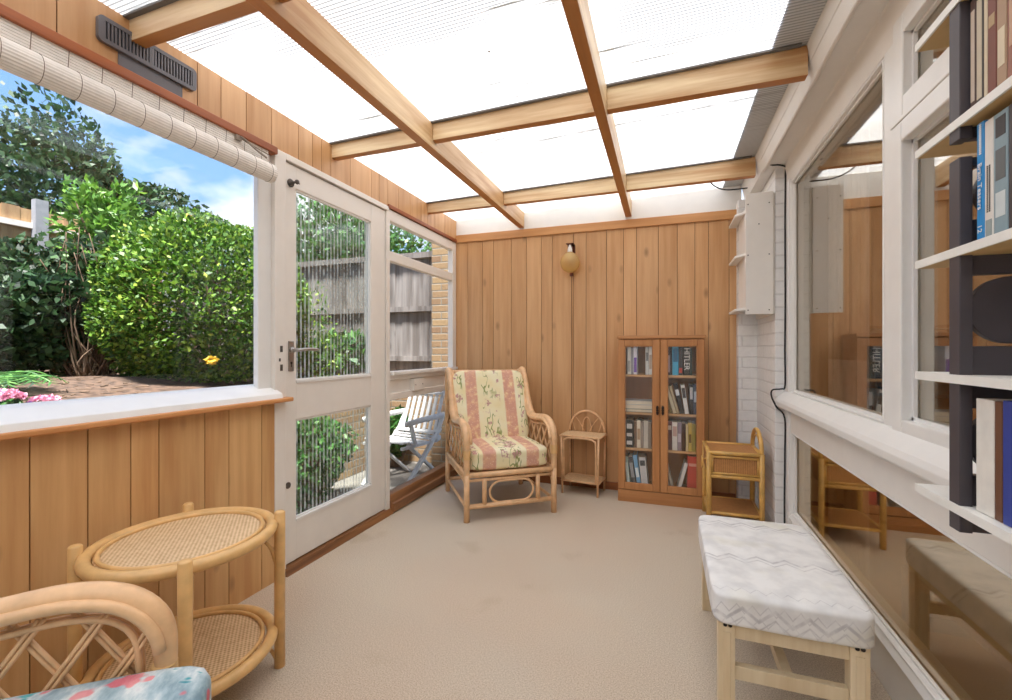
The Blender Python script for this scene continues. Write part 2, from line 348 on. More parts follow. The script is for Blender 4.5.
M['fencegrey'] = wood('weathered_fence', (150, 144, 140), (104, 98, 94), 2, .9, contrast=1.2, seamvar=.3)
M['fencetan'] = wood('tan_fence', (206, 172, 126), (166, 128, 92), 2, .9, seamvar=.4)
M['raillight'] = plain('sunbleached_rail', (214, 208, 200), .8)
M['post'] = plain('grey_post', (142, 144, 150), .9)
M['blind'] = plain('bamboo_blind', (238, 231, 222), .6, .04, 40)
M['blindstring'] = plain('blind_string', (150, 136, 122), .8)
M['indoorwall'] = plain('indoor_wall', (176, 140, 104), .8)
M['indoorfloor'] = plain('indoor_floor', (190, 150, 92), .8)
M['curtain'] = plain('net_curtain', (232, 218, 208), .9)
M['greyseat'] = plain('grey_seat_fabric', (170, 168, 166), .9, .1, 12)
M['brownwood'] = wood('indoor_brown_wood', (150, 96, 44), (116, 70, 30), 2)
M['hose'] = plain('grey_stone', (150, 140, 124), .9, .2, 12)
M['brass'] = plain('bronze_bracket', (96, 50, 34), .4, metal=.4)

# ---------------------------------------------------------------- mesh helpers
class MB:
    def __init__(s): s.v = []; s.f = []; s.m = []; s.a = []
    def add(s, vs, fs, mi=0, var=None):
        b = len(s.v); s.v += [tuple(x) for x in vs]
        a = random.random() if var is None else var
        for f in fs: s.f.append(tuple(i + b for i in f)); s.m.append(mi); s.a.append(a)
        return s
    def box(s, x0, x1, y0, y1, z0, z1, mi=0, var=None, T=None):
        vs = [(x, y, z) for x in (x0, x1) for y in (y0, y1) for z in (z0, z1)]
        if T is not None: vs = [T @ Vector(v) for v in vs]
        return s.add(vs, [(0, 1, 3, 2), (4, 6, 7, 5), (0, 4, 5, 1), (2, 3, 7, 6), (0, 2, 6, 4), (1, 5, 7, 3)], mi, var)
    def tube(s, pts, r, n=8, closed=False, mi=0, var=None, caps=True, ry=None):
        pts = [Vector(p) for p in pts]; k = len(pts)
        rs = r if isinstance(r, (list, tuple)) else [r] * k
        tg = []
        for i in range(k):
            if closed: t = pts[(i + 1) % k] - pts[i - 1]
            else: t = pts[min(i + 1, k - 1)] - pts[max(i - 1, 0)]
            tg.append(t.normalized())
        up = Vector((0, 0, 1)) if abs(tg[0].z) < .9 else Vector((1, 0, 0))
        nrm = (up - tg[0] * up.dot(tg[0])).normalized(); vs = []
        for i in range(k):
            nrm = (nrm - tg[i] * nrm.dot(tg[i])); nrm = nrm.normalized() if nrm.length > 1e-6 else tg[i].orthogonal().normalized()
            bn = tg[i].cross(nrm)
            for j in range(n):
                a = 2 * PI * j / n
                vs.append(pts[i] + nrm * math.cos(a) * rs[i] + bn * math.sin(a) * (ry or rs[i]))
        fs = []
        for i in range(k if closed else k - 1):
            i2 = (i + 1) % k
            for j in range(n):
                j2 = (j + 1) % n; fs.append((i * n + j, i * n + j2, i2 * n + j2, i2 * n + j))
        if caps and not closed:
            fs.append(tuple(range(n - 1, -1, -1))); fs.append(tuple((k - 1) * n + j for j in range(n)))
        return s.add(vs, fs, mi, var)
    def lathe(s, prof, n=24, c=(0, 0, 0), mi=0, axis='z', var=None, sy=1.0):
        vs = []; fs = []
        for (r, z) in prof:
            for j in range(n):
                a = 2 * PI * j / n; x, y = r * math.cos(a), r * math.sin(a) * sy
                p = (x, y, z) if axis == 'z' else ((z, x, y) if axis == 'x' else (x, z, y))
                vs.append((p[0] + c[0], p[1] + c[1], p[2] + c[2]))
        k = len(prof)
        for i in range(k - 1):
            for j in range(n):
                j2 = (j + 1) % n; fs.append((i * n + j, i * n + j2, (i + 1) * n + j2, (i + 1) * n + j))
        if prof[0][0] > 1e-5: fs.append(tuple(range(n - 1, -1, -1)))
        if prof[-1][0] > 1e-5: fs.append(tuple((k - 1) * n + j for j in range(n)))
        return s.add(vs, fs, mi, var)
    def prism(s, poly, a0, a1, axis='y', mi=0, var=None):
        def P3(p, q): return {'y': (p[0], q, p[1]), 'x': (q, p[0], p[1]), 'z': (p[0], p[1], q)}[axis]
        n = len(poly); vs = [P3(p, a0) for p in poly] + [P3(p, a1) for p in poly]
        fs = [tuple(range(n)), tuple(range(2 * n - 1, n - 1, -1))] + [(i, n + i, n + (i + 1) % n, (i + 1) % n) for i in range(n)]
        return s.add(vs, fs, mi, var)
    def cushion(s, c, size, p=5.0, n=12, crown=.15, mi=0, T=None, wob=0.0):
        vs = []; fs = []; idx = {}
        def pt(v):
            k = tuple(round(q, 5) for q in v)
            if k in idx: return idx[k]
            L = (abs(v[0]) ** p + abs(v[1]) ** p + abs(v[2]) ** p) ** (1 / p)
            q = [v[0] / L, v[1] / L, v[2] / L]
            zz = q[2] * (1 + crown * (1 - min(1, q[0] ** 2)) * (1 - min(1, q[1] ** 2)) - crown * .3)
            if wob: zz += wob * math.sin(q[0] * 5 + 1) * math.cos(q[1] * 4)
            w = Vector((q[0] * size[0] / 2, q[1] * size[1] / 2, zz * size[2] / 2))
            if T is not None: w = T @ w
            idx[k] = len(vs); vs.append(w + Vector(c)); return idx[k]
        g = [-1 + 2 * i / n for i in range(n + 1)]
        for ax in range(3):
            for sg in (-1, 1):
                for i in range(n):
                    for j in range(n):
                        q = []
                        for (a, b) in ((g[i], g[j]), (g[i + 1], g[j]), (g[i + 1], g[j + 1]), (g[i], g[j + 1])):
                            w = [0, 0, 0]; w[ax] = sg; w[(ax + 1) % 3] = a; w[(ax + 2) % 3] = b; q.append(pt(w))
                        fs.append(tuple(q if sg > 0 else q[::-1]))
        return s.add(vs, fs, mi)
    def build(s, name, mats, parent=None, smooth=False, bevel=0, seg=2):
        me = bpy.data.meshes.new(name); me.from_pydata(s.v, [], s.f)
        for m in (mats if isinstance(mats, (list, tuple)) else [mats]): me.materials.append(M[m] if isinstance(m, str) else m)
        me.polygons.foreach_set('material_index', s.m)
        at = me.attributes.new('var', 'FLOAT', 'FACE'); at.data.foreach_set('value', s.a)
        if smooth: me.polygons.foreach_set('use_smooth', [True] * len(s.f))
        me.update()
        o = bpy.data.objects.new(name, me); COL.objects.link(o)
        if parent: o.parent = parent
        if bevel:
            b = o.modifiers.new('bevel', 'BEVEL'); b.width = bevel; b.segments = seg; b.limit_method = 'ANGLE'
        return o
def tag(o, label, cat, group=None, kind=None):
    if label: o['label'] = label
    if cat: o['category'] = cat
    if group: o['group'] = group
    if kind: o['kind'] = kind
    return o
def thing(name, label, cat, loc=(0, 0, 0), rz=0, group=None):
    o = bpy.data.objects.new(name, None); COL.objects.link(o); o.location = loc; o.rotation_euler = (0, 0, rz)
    o.empty_display_size = .1
    return tag(o, label, cat, group)
def struct(o, label=None):
    o['kind'] = 'structure'
    if label: o['label'] = label
    return o
def sempty(name, label=None, loc=(0, 0, 0)):
    o = bpy.data.objects.new(name, None); COL.objects.link(o); o.location = loc
    return struct(o, label)
def bz(pts, n=8):
    """Catmull-Rom through points"""
    P = [Vector(p) for p in pts]; P = [2 * P[0] - P[1]] + P + [2 * P[-1] - P[-2]]; out = []
    for i in range(1, len(P) - 2):
        for k in range(n):
            t = k / n; a, b, c, d = P[i - 1], P[i], P[i + 1], P[i + 2]
            out.append(.5 * ((2 * b) + (c - a) * t + (2 * a - 5 * b + 4 * c - d) * t * t + (3 * b - a - 3 * c + d) * t ** 3))
    out.append(P[-2]); return out

# ---------------------------------------------------------------- the shell
XL, XR, YB, YF = -1.76, .69, 3.65, -2.2
struct(MB().box(-1.80, .70, YF, 3.70, -.08, 0).build('floor', 'carpet'), 'beige speckled carpet covering the sunroom floor')

def boards_x(mb, y, cuts, z0, z1, th=.012, gap=.0035):       # on a wall facing -Y, boards end at cuts
    mb.box(cuts[0], cuts[-1], y + th, y + th + .03, z0, z1, 1)
    for a, b in zip(cuts[:-1], cuts[1:]): mb.box(a + gap / 2, b - gap / 2, y, y + th + .002, z0, z1, 0)
def boards_y(mb, x, cuts, z0, z1, th=.012, gap=.0035, d=-1):
    xs = sorted((x + d * th, x + d * (th + .03))); mb.box(xs[0], xs[1], cuts[0], cuts[-1], z0, z1, 1)
    xs = sorted((x, x + d * (th + .002)))
    for a, b in zip(cuts[:-1], cuts[1:]): mb.box(xs[0], xs[1], a + gap / 2, b - gap / 2, z0, z1, 0)
mb = MB(); boards_x(mb, 3.63, [-1.76, -1.64, -1.5, -1.398, -1.235, -1.099, -.97, -.878, -.701, -.599, -.436, -.307, -.209, -.048, .087, .21, .302, .44, .70], 0, 2.08)
struct(mb.build('wall_back', ['panel', 'gap']), 'far wall of knotty orange pine boards')
tag(struct(MB().box(-1.76, .50, 3.615, 3.632, 2.05, 2.116).build('trim_1', 'pinex', bevel=.003), 'pine batten along the top of the far panelled wall'), None, None)
struct(MB().box(-1.76, .52, 3.628, 3.70, 2.117, 2.295).build('trim_2', 'white'), 'white band above the far wall panelling')
struct(MB().box(-1.70, .48, 3.612, 3.629, 0, .06).build('baseboard_back', 'skirting', bevel=.003))
struct(MB().box(-1.8, .75, YF - .1, YF, 0, 2.3).build('wall_front', 'white'))  # unseen end wall, moved back and made white to brighten the room

def filler(a, b, st=(.10, .14, .085, .16, .12)):
    r = [a]; i = 0
    while r[-1] < b - .17: r.append(r[-1] + st[i % len(st)]); i += 1
    return r
lowcuts = filler(YF, .62) + [.774, .914, 1.037, 1.129, 1.303, 1.409, 1.574, 1.70]
mb = MB(); boards_y(mb, -1.745, lowcuts, 0, .855); mb.box(-1.82, -1.79, YF, 1.70, 0, .93, 1)
struct(mb.build('wall_left', ['panel_left', 'gap']), 'low pine panelled wall under the big garden window')
up = filler(YF, .78) + [.838, 1.05, 1.276, 1.377, 1.497, 1.634, 1.798, 1.895, 1.961, 2.032, 2.196, 2.401, 2.48, 2.576, 2.707, 2.856, 3.015, 3.115, 3.232, 3.406, 3.514, 3.628]
mb = MB(); boards_y(mb, -1.750, up, 2.052, 2.245)
struct(mb.build('trim_3', ['panel', 'gap']), 'band of short pine boards above the left windows')
struct(MB().box(-1.80, -1.722, YF, 1.645, 2.022, 2.056).build('trim_4', 'cedar', bevel=.004), 'red brown rail above the window blind')
struct(MB().box(-1.76, -1.738, 2.575, 3.628, 2.052, 2.078).build('trim_5', 'cedar', bevel=.003), 'red brown strip above the side light')

# big garden window
w1 = sempty('window_1', 'large garden window with white frame above the low panelling')
mb = MB()
mb.box(-1.795, -1.765, 1.572, 1.648, .90, 2.03); mb.box(-1.82, -1.775, YF, YF + .06, .90, 2.03); mb.box(-1.82, -1.775, YF, 1.56, 1.99, 2.03)
mb.build('window_frame', 'white', w1, bevel=.004)
MB().prism([(-1.83, .84), (-1.83, .940), (-1.80, .938), (-1.712, .895), (-1.705, .874), (-1.705, .862), (-1.75, .862), (-1.75, .84)], YF, 1.66, 'y').build('window_sill', 'sillwhite', w1, bevel=.003)
MB().box(-1.76, -1.692, YF, 1.712, .853, .873).build('sill_nosing', 'nosing', w1, bevel=.006, seg=3)
MB().box(-1.786, -1.783, YF + .05, 1.574, .93, 1.995).build('glass', 'glass', w1)

# door
d1 = sempty('door_1', 'white garden door with two ribbed glass panes')
mb = MB()
mb.box(-1.82, -1.742, 1.645, 1.712, 0, 2.06); mb.box(-1.82, -1.7435, 1.713, 2.585, 2.031, 2.062)
mb.box(-1.82, -1.748, 2.561, 2.60, 0, 2.04)
mb.build('door_frame', 'doorwhite', d1, bevel=.003)
mb = MB(); X0, X1 = -1.80, -1.757
mb.box(X0, X1, 1.716, 1.790, .042, 2.026); mb.box(X0, X1, 2.405, 2.557, .042, 2.026)
for z0, z1 in ((.042, .247), (.748, .945), (1.914, 2.026)): mb.box(X0, X1 - .001, 1.788, 2.407, z0, z1)
mb.build('door_leaf', 'doorwhite', d1, bevel=.004)
mb = MB()
for z0, z1 in ((.247, .748), (.945, 1.914)):
    for a in ((1.788, 1.797, z0, z1), (2.398, 2.407, z0, z1), (1.79, 2.405, z0, z0 + .009), (1.79, 2.405, z1 - .009, z1)): mb.box(-1.778, -1.764, *a)
    mb.box(-1.764, -1.752, 1.788, 2.407, z0 - .012, z0 + .002)
mb.build('glazing_bead', 'white', d1)
for z0, z1 in ((.247, .748), (.945, 1.914)):
    MB().box(-1.784, -1.779, 1.79, 2.405, z0, z1).build('glass', 'reeded', d1)
h = MB().box(-1.757, -1.752, 1.738, 1.772, .995, 1.145).build('handle_plate', 'chrome', d1, bevel=.002)
mb = MB(); mb.tube(bz([(-1.754, 1.755, 1.10), (-1.715, 1.755, 1.10), (-1.700, 1.765, 1.101), (-1.698, 1.80, 1.104), (-1.70, 1.878, 1.102)], 6), .0085, 10)
mb.tube([(-1.754, 1.755, 1.10), (-1.738, 1.755, 1.10)], .014, 12)
mb.build('door_handle', 'chrome', d1, smooth=True)
mb = MB().box(-1.7521, -1.7512, 1.7525, 1.7575, 1.015, 1.035); mb.lathe([(.006, -1.7521), (.006, -1.7512)], 10, (0, 1.755, 1.036), axis='x'); mb.build('keyhole', 'black', d1)
MB().lathe([(.016, -1.757), (.016, -1.753), (.004, -1.751)], 14, (0, 1.737, .431), axis='x').build('lock_escutcheon', 'screw', d1)
mb = MB(); mb.lathe([(.019, -1.757), (.021, -1.753), (.015, -1.745), (.006, -1.735), (.006, -1.72), (.012, -1.715), (.01, -1.708)], 14, (0, 1.752, 1.93), axis='x')
mb.tube([(-1.716, 1.752, 1.93), (-1.735, 1.79, 1.936)], .003, 6); mb.build('hook_knob', 'screw', d1, smooth=True)
for z in (.35, 1.03, 1.78):
    mb = MB()
    for k in range(5): mb.lathe([(.005, z + k * .018), (.005, z + k * .018 + .016)], 8, (-1.751, 2.559, 0))
    mb.build('hinge', 'warmwhite', d1)
mb = MB().box(-1.7415, -1.7405, 1.675, 1.69, 1.00, 1.03); mb.box(-1.7415, -1.7405, 1.675, 1.69, 1.09, 1.12); mb.box(-1.7415, -1.7405, 1.668, 1.678, 1.045, 1.06); mb.build('strike_plate', 'screw', d1)
struct(MB().prism([(-1.83, 0), (-1.83, .038), (-1.74, .034), (-1.722, .004), (-1.722, 0)], 1.70, 2.60, 'y').build('trim_6', 'threshold'), 'worn wooden threshold under the garden door')

# side light
w2 = sempty('window_2', 'white side light beyond the garden door')
mb = MB(); xa, xb = -1.80, -1.752
mb.box(xa, xb, 2.585, 2.602, .11, 2.05); mb.box(xa, xb, 3.56, 3.628, .11, 2.05); mb.box(xa, xb, 2.6, 3.56, 1.975, 2.05)
mb.box(xa, xb - .003, 2.6, 3.56, 1.705, 1.772); mb.box(xa, xb, 2.6, 3.56, .893, .953); mb.box(xa, xb, 2.6, 3.56, .758, .805)
mb.build('window_frame', 'doorwhite', w2, bevel=.004)
MB().box(-1.742, -1.72, 2.6, 3.60, .93, .953).build('window_ledge', 'white', w2, bevel=.003)
MB().box(-1.79, -1.772, 2.6, 3.56, .805, .893).build('fascia_board', 'doorwhite', w2)
mb = MB()
for z0, z1 in ((1.772, 1.975), (.953, 1.705), (.118, .758)): mb.box(-1.785, -1.781, 2.6, 3.56, z0, z1)
mb.build('glass', 'glass', w2)
struct(MB().prism([(-1.82, .01), (-1.82, .118), (-1.765, .112), (-1.735, .068), (-1.715, .066), (-1.715, .01)], 2.6, 3.628, 'y').build('trim_7', 'threshold', bevel=.003), 'orange brown wooden sill at the floor under the side light')
jb = thing('junction_box', 'small square white box on the rail between the side light panes', 'electrical box', (-1.772, 2.965, .843))
MB().box(0, .035, -.075, .075, -.045, .045).build('cover', 'doorwhite', jb, bevel=.004)
for y in (-.05, .05): MB().lathe([(.004, .035), (.004, .0365)], 8, (0, y, 0), axis='x').build('screw', 'screw', jb)

# roof
def zr(x): return 2.25 + (x + 1.76) * .0175
mb = MB()
for (ya, yb) in ((YF - .05, .09), (.092, 1.078), (1.082, 2.058), (2.062, 3.128), (3.132, 3.72)):
    mb.add([(-1.86, ya, zr(-1.86)), (.60, ya, zr(.60)), (.60, yb, zr(.60)), (-1.86, yb, zr(-1.86))], [(0, 1, 2, 3)])
struct(mb.build('ceiling', 'roof'), 'ribbed translucent polycarbonate roof sheets')
struct(MB().prism([(.40, zr(.4) + .006), (.40, zr(.4) + .014), (.76, zr(.6) + .09), (.76, zr(.6) + .03)], YF, 3.72, 'y').build('trim_8', 'lead'), 'grey flashing strip over the roof edge at the house wall')
# purlins in segments between the two long rafters, then the rafters
GB = 'timber beams of the glazed roof'
pur = [(1.035, 1.082, 'nearest', 'over the grey vent'), (2.04, 2.085, 'middle', ''), (3.11, 3.155, 'farthest', '')]
segs = [(-1.752, -1.167, 'left', 'ending at the boarded left wall'), (-1.117, -.292, 'centre', 'between the two rafters'), (-.244, .525, 'right', 'ending at the white fascia')]
for (y0, y1, nm, ex) in pur:
    for (xa, xb, sn, sd_) in segs:
        g = 0.0
        vs = [(x, y, (2.17 if t == 0 else zr(x) - .003)) for x in (xa, xb) for y in (y0, y1) for t in (0, 1)]
        mb = MB().add(vs, [(0, 1, 3, 2), (4, 6, 7, 5), (0, 4, 5, 1), (2, 3, 7, 6), (0, 2, 6, 4), (1, 5, 7, 3)])
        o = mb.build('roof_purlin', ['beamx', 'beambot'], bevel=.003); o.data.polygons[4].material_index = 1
        tag(o, f'{nm} pine cross beam of the roof, {sd_}', 'beam', GB)
for (x0, x1, zb, nm) in ((-1.167, -1.117, 2.130, 'deep pine rafter running down the roof nearer the garden door'), (-.292, -.244, 2.137, 'narrower pine rafter running down the roof nearer the house wall')):
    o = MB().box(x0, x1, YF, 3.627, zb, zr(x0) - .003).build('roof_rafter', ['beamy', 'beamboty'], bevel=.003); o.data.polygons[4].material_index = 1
    tag(o, nm, 'beam', GB)
# glazing bars lying over the purlins
for (y0, y1, nm, ex) in pur:
    struct(MB().add([(-1.752, y0 - .020, zr(-1.752) - .009), (.5, y0 - .020, zr(.5) - .009), (.5, y0 - .002, zr(.5) - .009), (-1.752, y0 - .002, zr(-1.752) - .009),
        (-1.752, y0 - .020, zr(-1.752) - .002), (.5, y0 - .020, zr(.5) - .002), (.5, y0 - .002, zr(.5) - .002), (-1.752, y0 - .002, zr(-1.752) - .002)],
        [(0, 1, 2, 3), (4, 7, 6, 5), (0, 4, 5, 1), (2, 6, 7, 3), (1, 5, 6, 2), (0, 3, 7, 4)]).build('trim_9', 'lead'))

# house wall side (right)
struct(MB().prism([(.525, 2.31), (.52, 2.285), (.545, 2.165), (.553, 2.150), (.56, 2.155), (.64, 2.157), (.645, 2.15), (.655, 2.10), (.668, 2.05), (.76, 2.05), (.76, 2.31)], YF, 3.0, 'y').build('trim_10', 'warmwhite'),
       'white boxed fascia running along the top of the house wall')
struct(MB().tube([(.549, YF, 2.150), (.549, 3.0, 2.150)], .008, 8).tube([(.535, YF, 2.222), (.535, 3.0, 2.222)], .004, 6).build('trim_22', 'warmwhite', smooth=True), 'rounded white bead along the house fascia')
struct(MB().prism([(.525, 2.31), (.52, 2.285), (.545, 2.165), (.76, 2.16), (.76, 2.31)], 3.0, 3.63, 'y').build('trim_11', 'warmwhite'))
struct(MB().prism([(.606, 3.0), (.76, 3.0), (.76, 3.63), (.487, 3.63), (.487, 3.54), (.606, 3.54)], 0, 2.16, 'z').build('wall_right', 'brickwhite', bevel=.004), 'white painted brick pier at the far end of the house wall')
struct(MB().box(.672, .76, YF, 2.92, 0, .155).build('baseboard_right', 'white', bevel=.003), 'white board at the foot of the house wall')
struct(MB().box(.655, .76, 2.915, 3.0, 0, 2.06).build('trim_12', 'white', bevel=.004), 'white post at the far end of the house windows')
struct(MB().box(.665, .745, YF, 2.915, .64, .78).build('trim_13', 'warmwhite', bevel=.003), 'white apron board under the house window sill')
struct(MB().prism([(.76, .868), (.655, .862), (.612, .822), (.604, .806), (.606, .782), (.616, .772), (.76, .772)], YF, 3.03, 'y').build('trim_14', 'white', smooth=False, bevel=.003), 'deep white sill along the house windows')
def pane(name, label, y0, y1, z0, z1, fr, x0=.664, x1=.73, gx=.692, gm='houseglass'):
    w = sempty(name, label)
    mb = MB(); mb.box(x0, x1, y0 - fr, y0, z0 - fr, z1 + fr); mb.box(x0, x1, y1, y1 + fr, z0 - fr, z1 + fr)
    mb.box(x0, x1, y0, y1, z0 - fr, z0); mb.box(x0, x1, y0, y1, z1, z1 + fr)
    mb.build('window_frame', 'white', w, bevel=.004)
    mb = MB(); q = .009
    for a in ((y0, y0 + q, z0, z1), (y1 - q, y1, z0, z1), (y0, y1, z0, z0 + q), (y0, y1, z1 - q, z1)): mb.box(gx - .014, gx - .004, *a)
    mb.build('glazing_bead', 'white', w)
    MB().box(gx, gx + .004, y0, y1, z0, z1).build('glass', gm, w); return w
pane('window_3', 'tall fixed house window reflecting the sunroom', 1.785, 2.905, .872, 2.035, .009)
struct(MB().box(.664, .76, 1.70, 1.772, .86, 2.05).build('trim_15', 'white', bevel=.004), 'white mullion between the tall window and the casements')
pane('window_4', 'white top light opening behind the shelf unit', .80, 1.63, 1.845, 2.03, .06, x0=.655)
pane('window_5', 'white casement behind the shelf unit', .80, 1.63, .895, 1.712, .06, x0=.652)
struct(MB().box(.650, .76, .74, 1.695, 1.772, 1.785).build('trim_16', 'white', bevel=.003))
struct(MB().box(.660, .76, .60, .735, .86, 2.05).build('trim_17', 'white', bevel=.004))
pane('window_6', 'fixed house window nearest the camera', -.9, .585, .872, 2.035, .009)
struct(MB().box(.66, .76, YF, -.91, .86, 2.05).build('trim_18', 'white'))
pane('window_7', 'long low house window above the floor, brown reflections in it', .3, 2.905, .190, .632, .008, gx=.695, gm='goldreflglass')
struct(MB().prism([(.668, .155), (.655, .162), (.672, .185), (.76, .185), (.76, .155)], .29, 2.915, 'y').build('trim_19', 'white'))
pane('window_8', 'low house window nearest the camera', -.9, .22, .190, .632, .008, gx=.695, gm='goldreflglass')
struct(MB().box(.666, .76, .229, .291, .155, .65).build('trim_20', 'white'))
struct(MB().box(.666, .76, YF, -.909, .155, .65).build('trim_21', 'white'))

# the room seen behind the house windows
mb = MB(); mb.box(.76, 3.3, YF, 3.75, -.08, 0); struct(mb.build('floor_indoor', 'indoorfloor'))
mb = MB(); mb.box(3.3, 3.36, 1.6, 3.75, 0, 2.35); mb.box(3.3, 3.36, YF, -.9, 0, 2.35); mb.box(3.3, 3.36, -.9, 1.6, 0, .7); mb.box(.76, 3.3, 3.66, 3.75, 0, 2.35); mb.box(.76, 3.3, YF - .1, YF, 0, 2.35)  # opening in the far wall is out of view, added to let sky light in
struct(mb.build('wall_indoor', 'indoorwall'))
struct(MB().box(.765, 3.36, YF, 3.75, 2.33, 2.42).build('ceiling_indoor', 'cream_shelf'))

# ---------------------------------------------------------------- rattan armchairs
def superarm(y0, y1):
    return bz([(0, -.335, .0), (0, -.335, .30), (0, -.34, .46), (0, -.325, .545), (0, -.27, .600), (0, -.18, .618), (0, -.06, .606), (0, .04, .600), (0, .115, .635), (0, .165, .71), (0, .215, .82), (0, .265, .915), (0, .305, .945), (0, .335, .925), (0, .34, .84)], 5)
def arm_height(y, pts):
    b = None
    for p, q in zip(pts[:-1], pts[1:]):
        if (p.y - y) * (q.y - y) <= 0 and abs(p.y - q.y) > 1e-6 and max(p.z, q.z) > .5:
            t = (y - p.y) / (q.y - p.y); z = p.z + (q.z - p.z) * t
            b = z if b is None else min(b, z)
    return b
def armchair(label, loc, rz, fabric, fwd=0.0):
    t = thing('rattan_armchair', label, 'armchair', loc, rz)
    W_ = .302
    curve = superarm(0, 0)
    post = [p for p in curve if not (p.z < .3 and p.y < 0 and False)]
    for s in (-1, 1):
        X = s * W_
        leg = MB().tube([(X, -.335, 0), (X, -.335, .30)], .0195, 12); leg.build('leg', 'cane_frame', t, smooth=True)
        MB().tube([(X, .34, 0), (X, .34, .30)], .0185, 12).build('leg', 'cane_frame', t, smooth=True)
        arm = [Vector((X, p.y, p.z)) for p in curve if p.z >= .29]
        arm = [Vector((X, -.335, .29))] + arm[0:] 
        rs = [.0190 + .007 * min(1, max(0, (p.z - .45) / .1)) * (1 if p.z < .7 else .5) for p in arm]
        mb = MB().tube(arm + [Vector((X, .34, .29))], rs + [.018], 12)
        mb.tube([p + Vector((-s * .026, 0, -.006)) for p in arm if p.z > .5], .012, 8)
        a = mb.build('arm', 'cane_frame', t, smooth=True)
        # inner double cane following the arm
        mb = MB(); inner = []
        for i, p in enumerate(arm):
            a0 = arm[max(0, i - 1)]; a1 = arm[min(len(arm) - 1, i + 1)]; d = (a1 - a0); d.x = 0; d = d.normalized() if d.length else Vector((0, 0, 1))
            n_ = Vector((0, d.z, -d.y)); inner.append(p + n_ * .044)
        inner = [p for p in inner if p.z > .33 and p.y < .325]
        for off in (-.006, .007): mb.tube([p + Vector((off, 0, 0)) for p in inner], .0065, 6)
        mb.build('arm_lining', 'cane_frame', t, smooth=True)
        # binding at the arm front
        mb = MB()
        for k in range(9): mb.lathe([(.0215, 0), (.0235, .002), (.0235, .004), (.0215, .006)], 12, (X, -.337, .40 + k * .0065))
        mb.build('cane_binding', 'cane_frame2', t, smooth=True)
        # lattice
        mb = MB(); z0 = .315
        def inside(y, z):
            hz = arm_height(y, curve); return hz is not None and z0 <= z <= hz - .03 and -.315 < y < .32
        for sl in (1.45, -1.45):
            k = -.9
            while k < 1.0:
                seg = []
                for i in range(141):
                    y = -.33 + .66 * i / 140; z = z0 + sl * (y - k) if sl > 0 else z0 - 1.45 * (y - k)
                    if inside(y, z): seg.append(Vector((X, y, z)))
                    elif len(seg) > 6: break
                    else: seg = []
                if len(seg) > 6:
                    ox = .006 if sl > 0 else -.006
                    for off in (-.0055, .0055):
                        pts = [p + Vector((ox, off, 0)) for p in (seg[0], seg[len(seg) // 3], seg[2 * len(seg) // 3], seg[-1])]
                        mb.tube(pts, .0045, 6)
                k += .105
        mb.build('lattice', 'cane_frame', t, smooth=True)
        # side rails and curved brace
        mb = MB(); mb.tube([(X, -.335, .295), (X, .34, .295)], .016, 10)
        mb.tube([(X, -.335, .265), (X, .34, .265)], .010, 8)
        mb.tube(bz([(X, -.312, .02 + .05), (X, -.305, .19), (X, -.25, .245), (X, 0, .252), (X, .25, .245), (X, .31, .19), (X, .315, .06)], 5), .009, 8)
        mb.tube([(X, -.335, .09), (X, .34, .09)], .011, 8)
        mb.build('side_rail', 'cane_frame', t, smooth=True)
    mb = MB()
    for y in (-.335, .335): mb.tube([(-W_, y, .295), (W_, y, .295)], .018, 10); mb.tube([(-W_, y, .262), (W_, y, .262)], .010, 8)
    for k in range(6): mb.tube([(-W_, -.27 + k * .11, .292), (W_, -.27 + k * .11, .292)], .008, 6)
    mb.build('seat_frame', 'cane_frame', t, smooth=True)
    mb = MB(); mb.tube([(-W_, -.335, .095), (W_, -.335, .095)], .0165, 10)
    for x in (-.185, .185): mb.tube([(x, -.335, .095), (x, -.335, .27)], .0155, 10)
    mb.build('stretcher', 'cane_frame', t, smooth=True)
    mb = MB(); a_ = []
    for k in range(40):
        th = 2 * PI * k / 40; cx = .075 if math.cos(th) > 0 else -.075
        a_.append((cx + .075 * math.cos(th) + (0), -.338, .178 + .07 * math.sin(th)))
    mb.tube(a_, .0075, 8, closed=True); mb.build('oval_ring', 'cane_frame', t, smooth=True)
    MB().tube([(-W_, .335, .095), (W_, .335, .095)], .014, 10).build('stretcher', 'cane_frame', t, smooth=True)
    mb = MB(); mb.tube([(-W_, .335, .925), (W_, .335, .925)], .018, 10)
    for k in range(9): mb.tube([(-W_ + .06 + k * .056, .335, .30), (-W_ + .06 + k * .056, .333, .92)], .006, 6)
    mb.build('back_frame', 'cane_frame', t, smooth=True)
    MB().cushion((0, -.035 - fwd, .378 + fwd * .25), (.562, .60, .14), p=9, n=14, crown=.18).build('seat_cushion', fabric, t, smooth=True)
    # piping
    T = Matrix.Rotation(R(-19), 3, 'X')
    MB().cushion((0, .205, .665), (.572, .13, .555), p=9, n=14, crown=.0, T=T.to_4x4()).build('back_cushion', fabric, t, smooth=True)
    return t
a37 = math.atan2(.34, .45)
armchair('cream rattan armchair with orange striped floral cushions beside the side light', (-1.155, 3.075, 0), a37, 'stripefab')

# ---------------------------------------------------------------- front armchair: local front (-y) must point to world (+.95,+.3)
fa = R(38)
t2 = armchair('rattan armchair with teal and pink floral cushion, cut off at the lower left corner', (-1.051, .194, 0), fa + PI / 2, 'tealfab', .11)

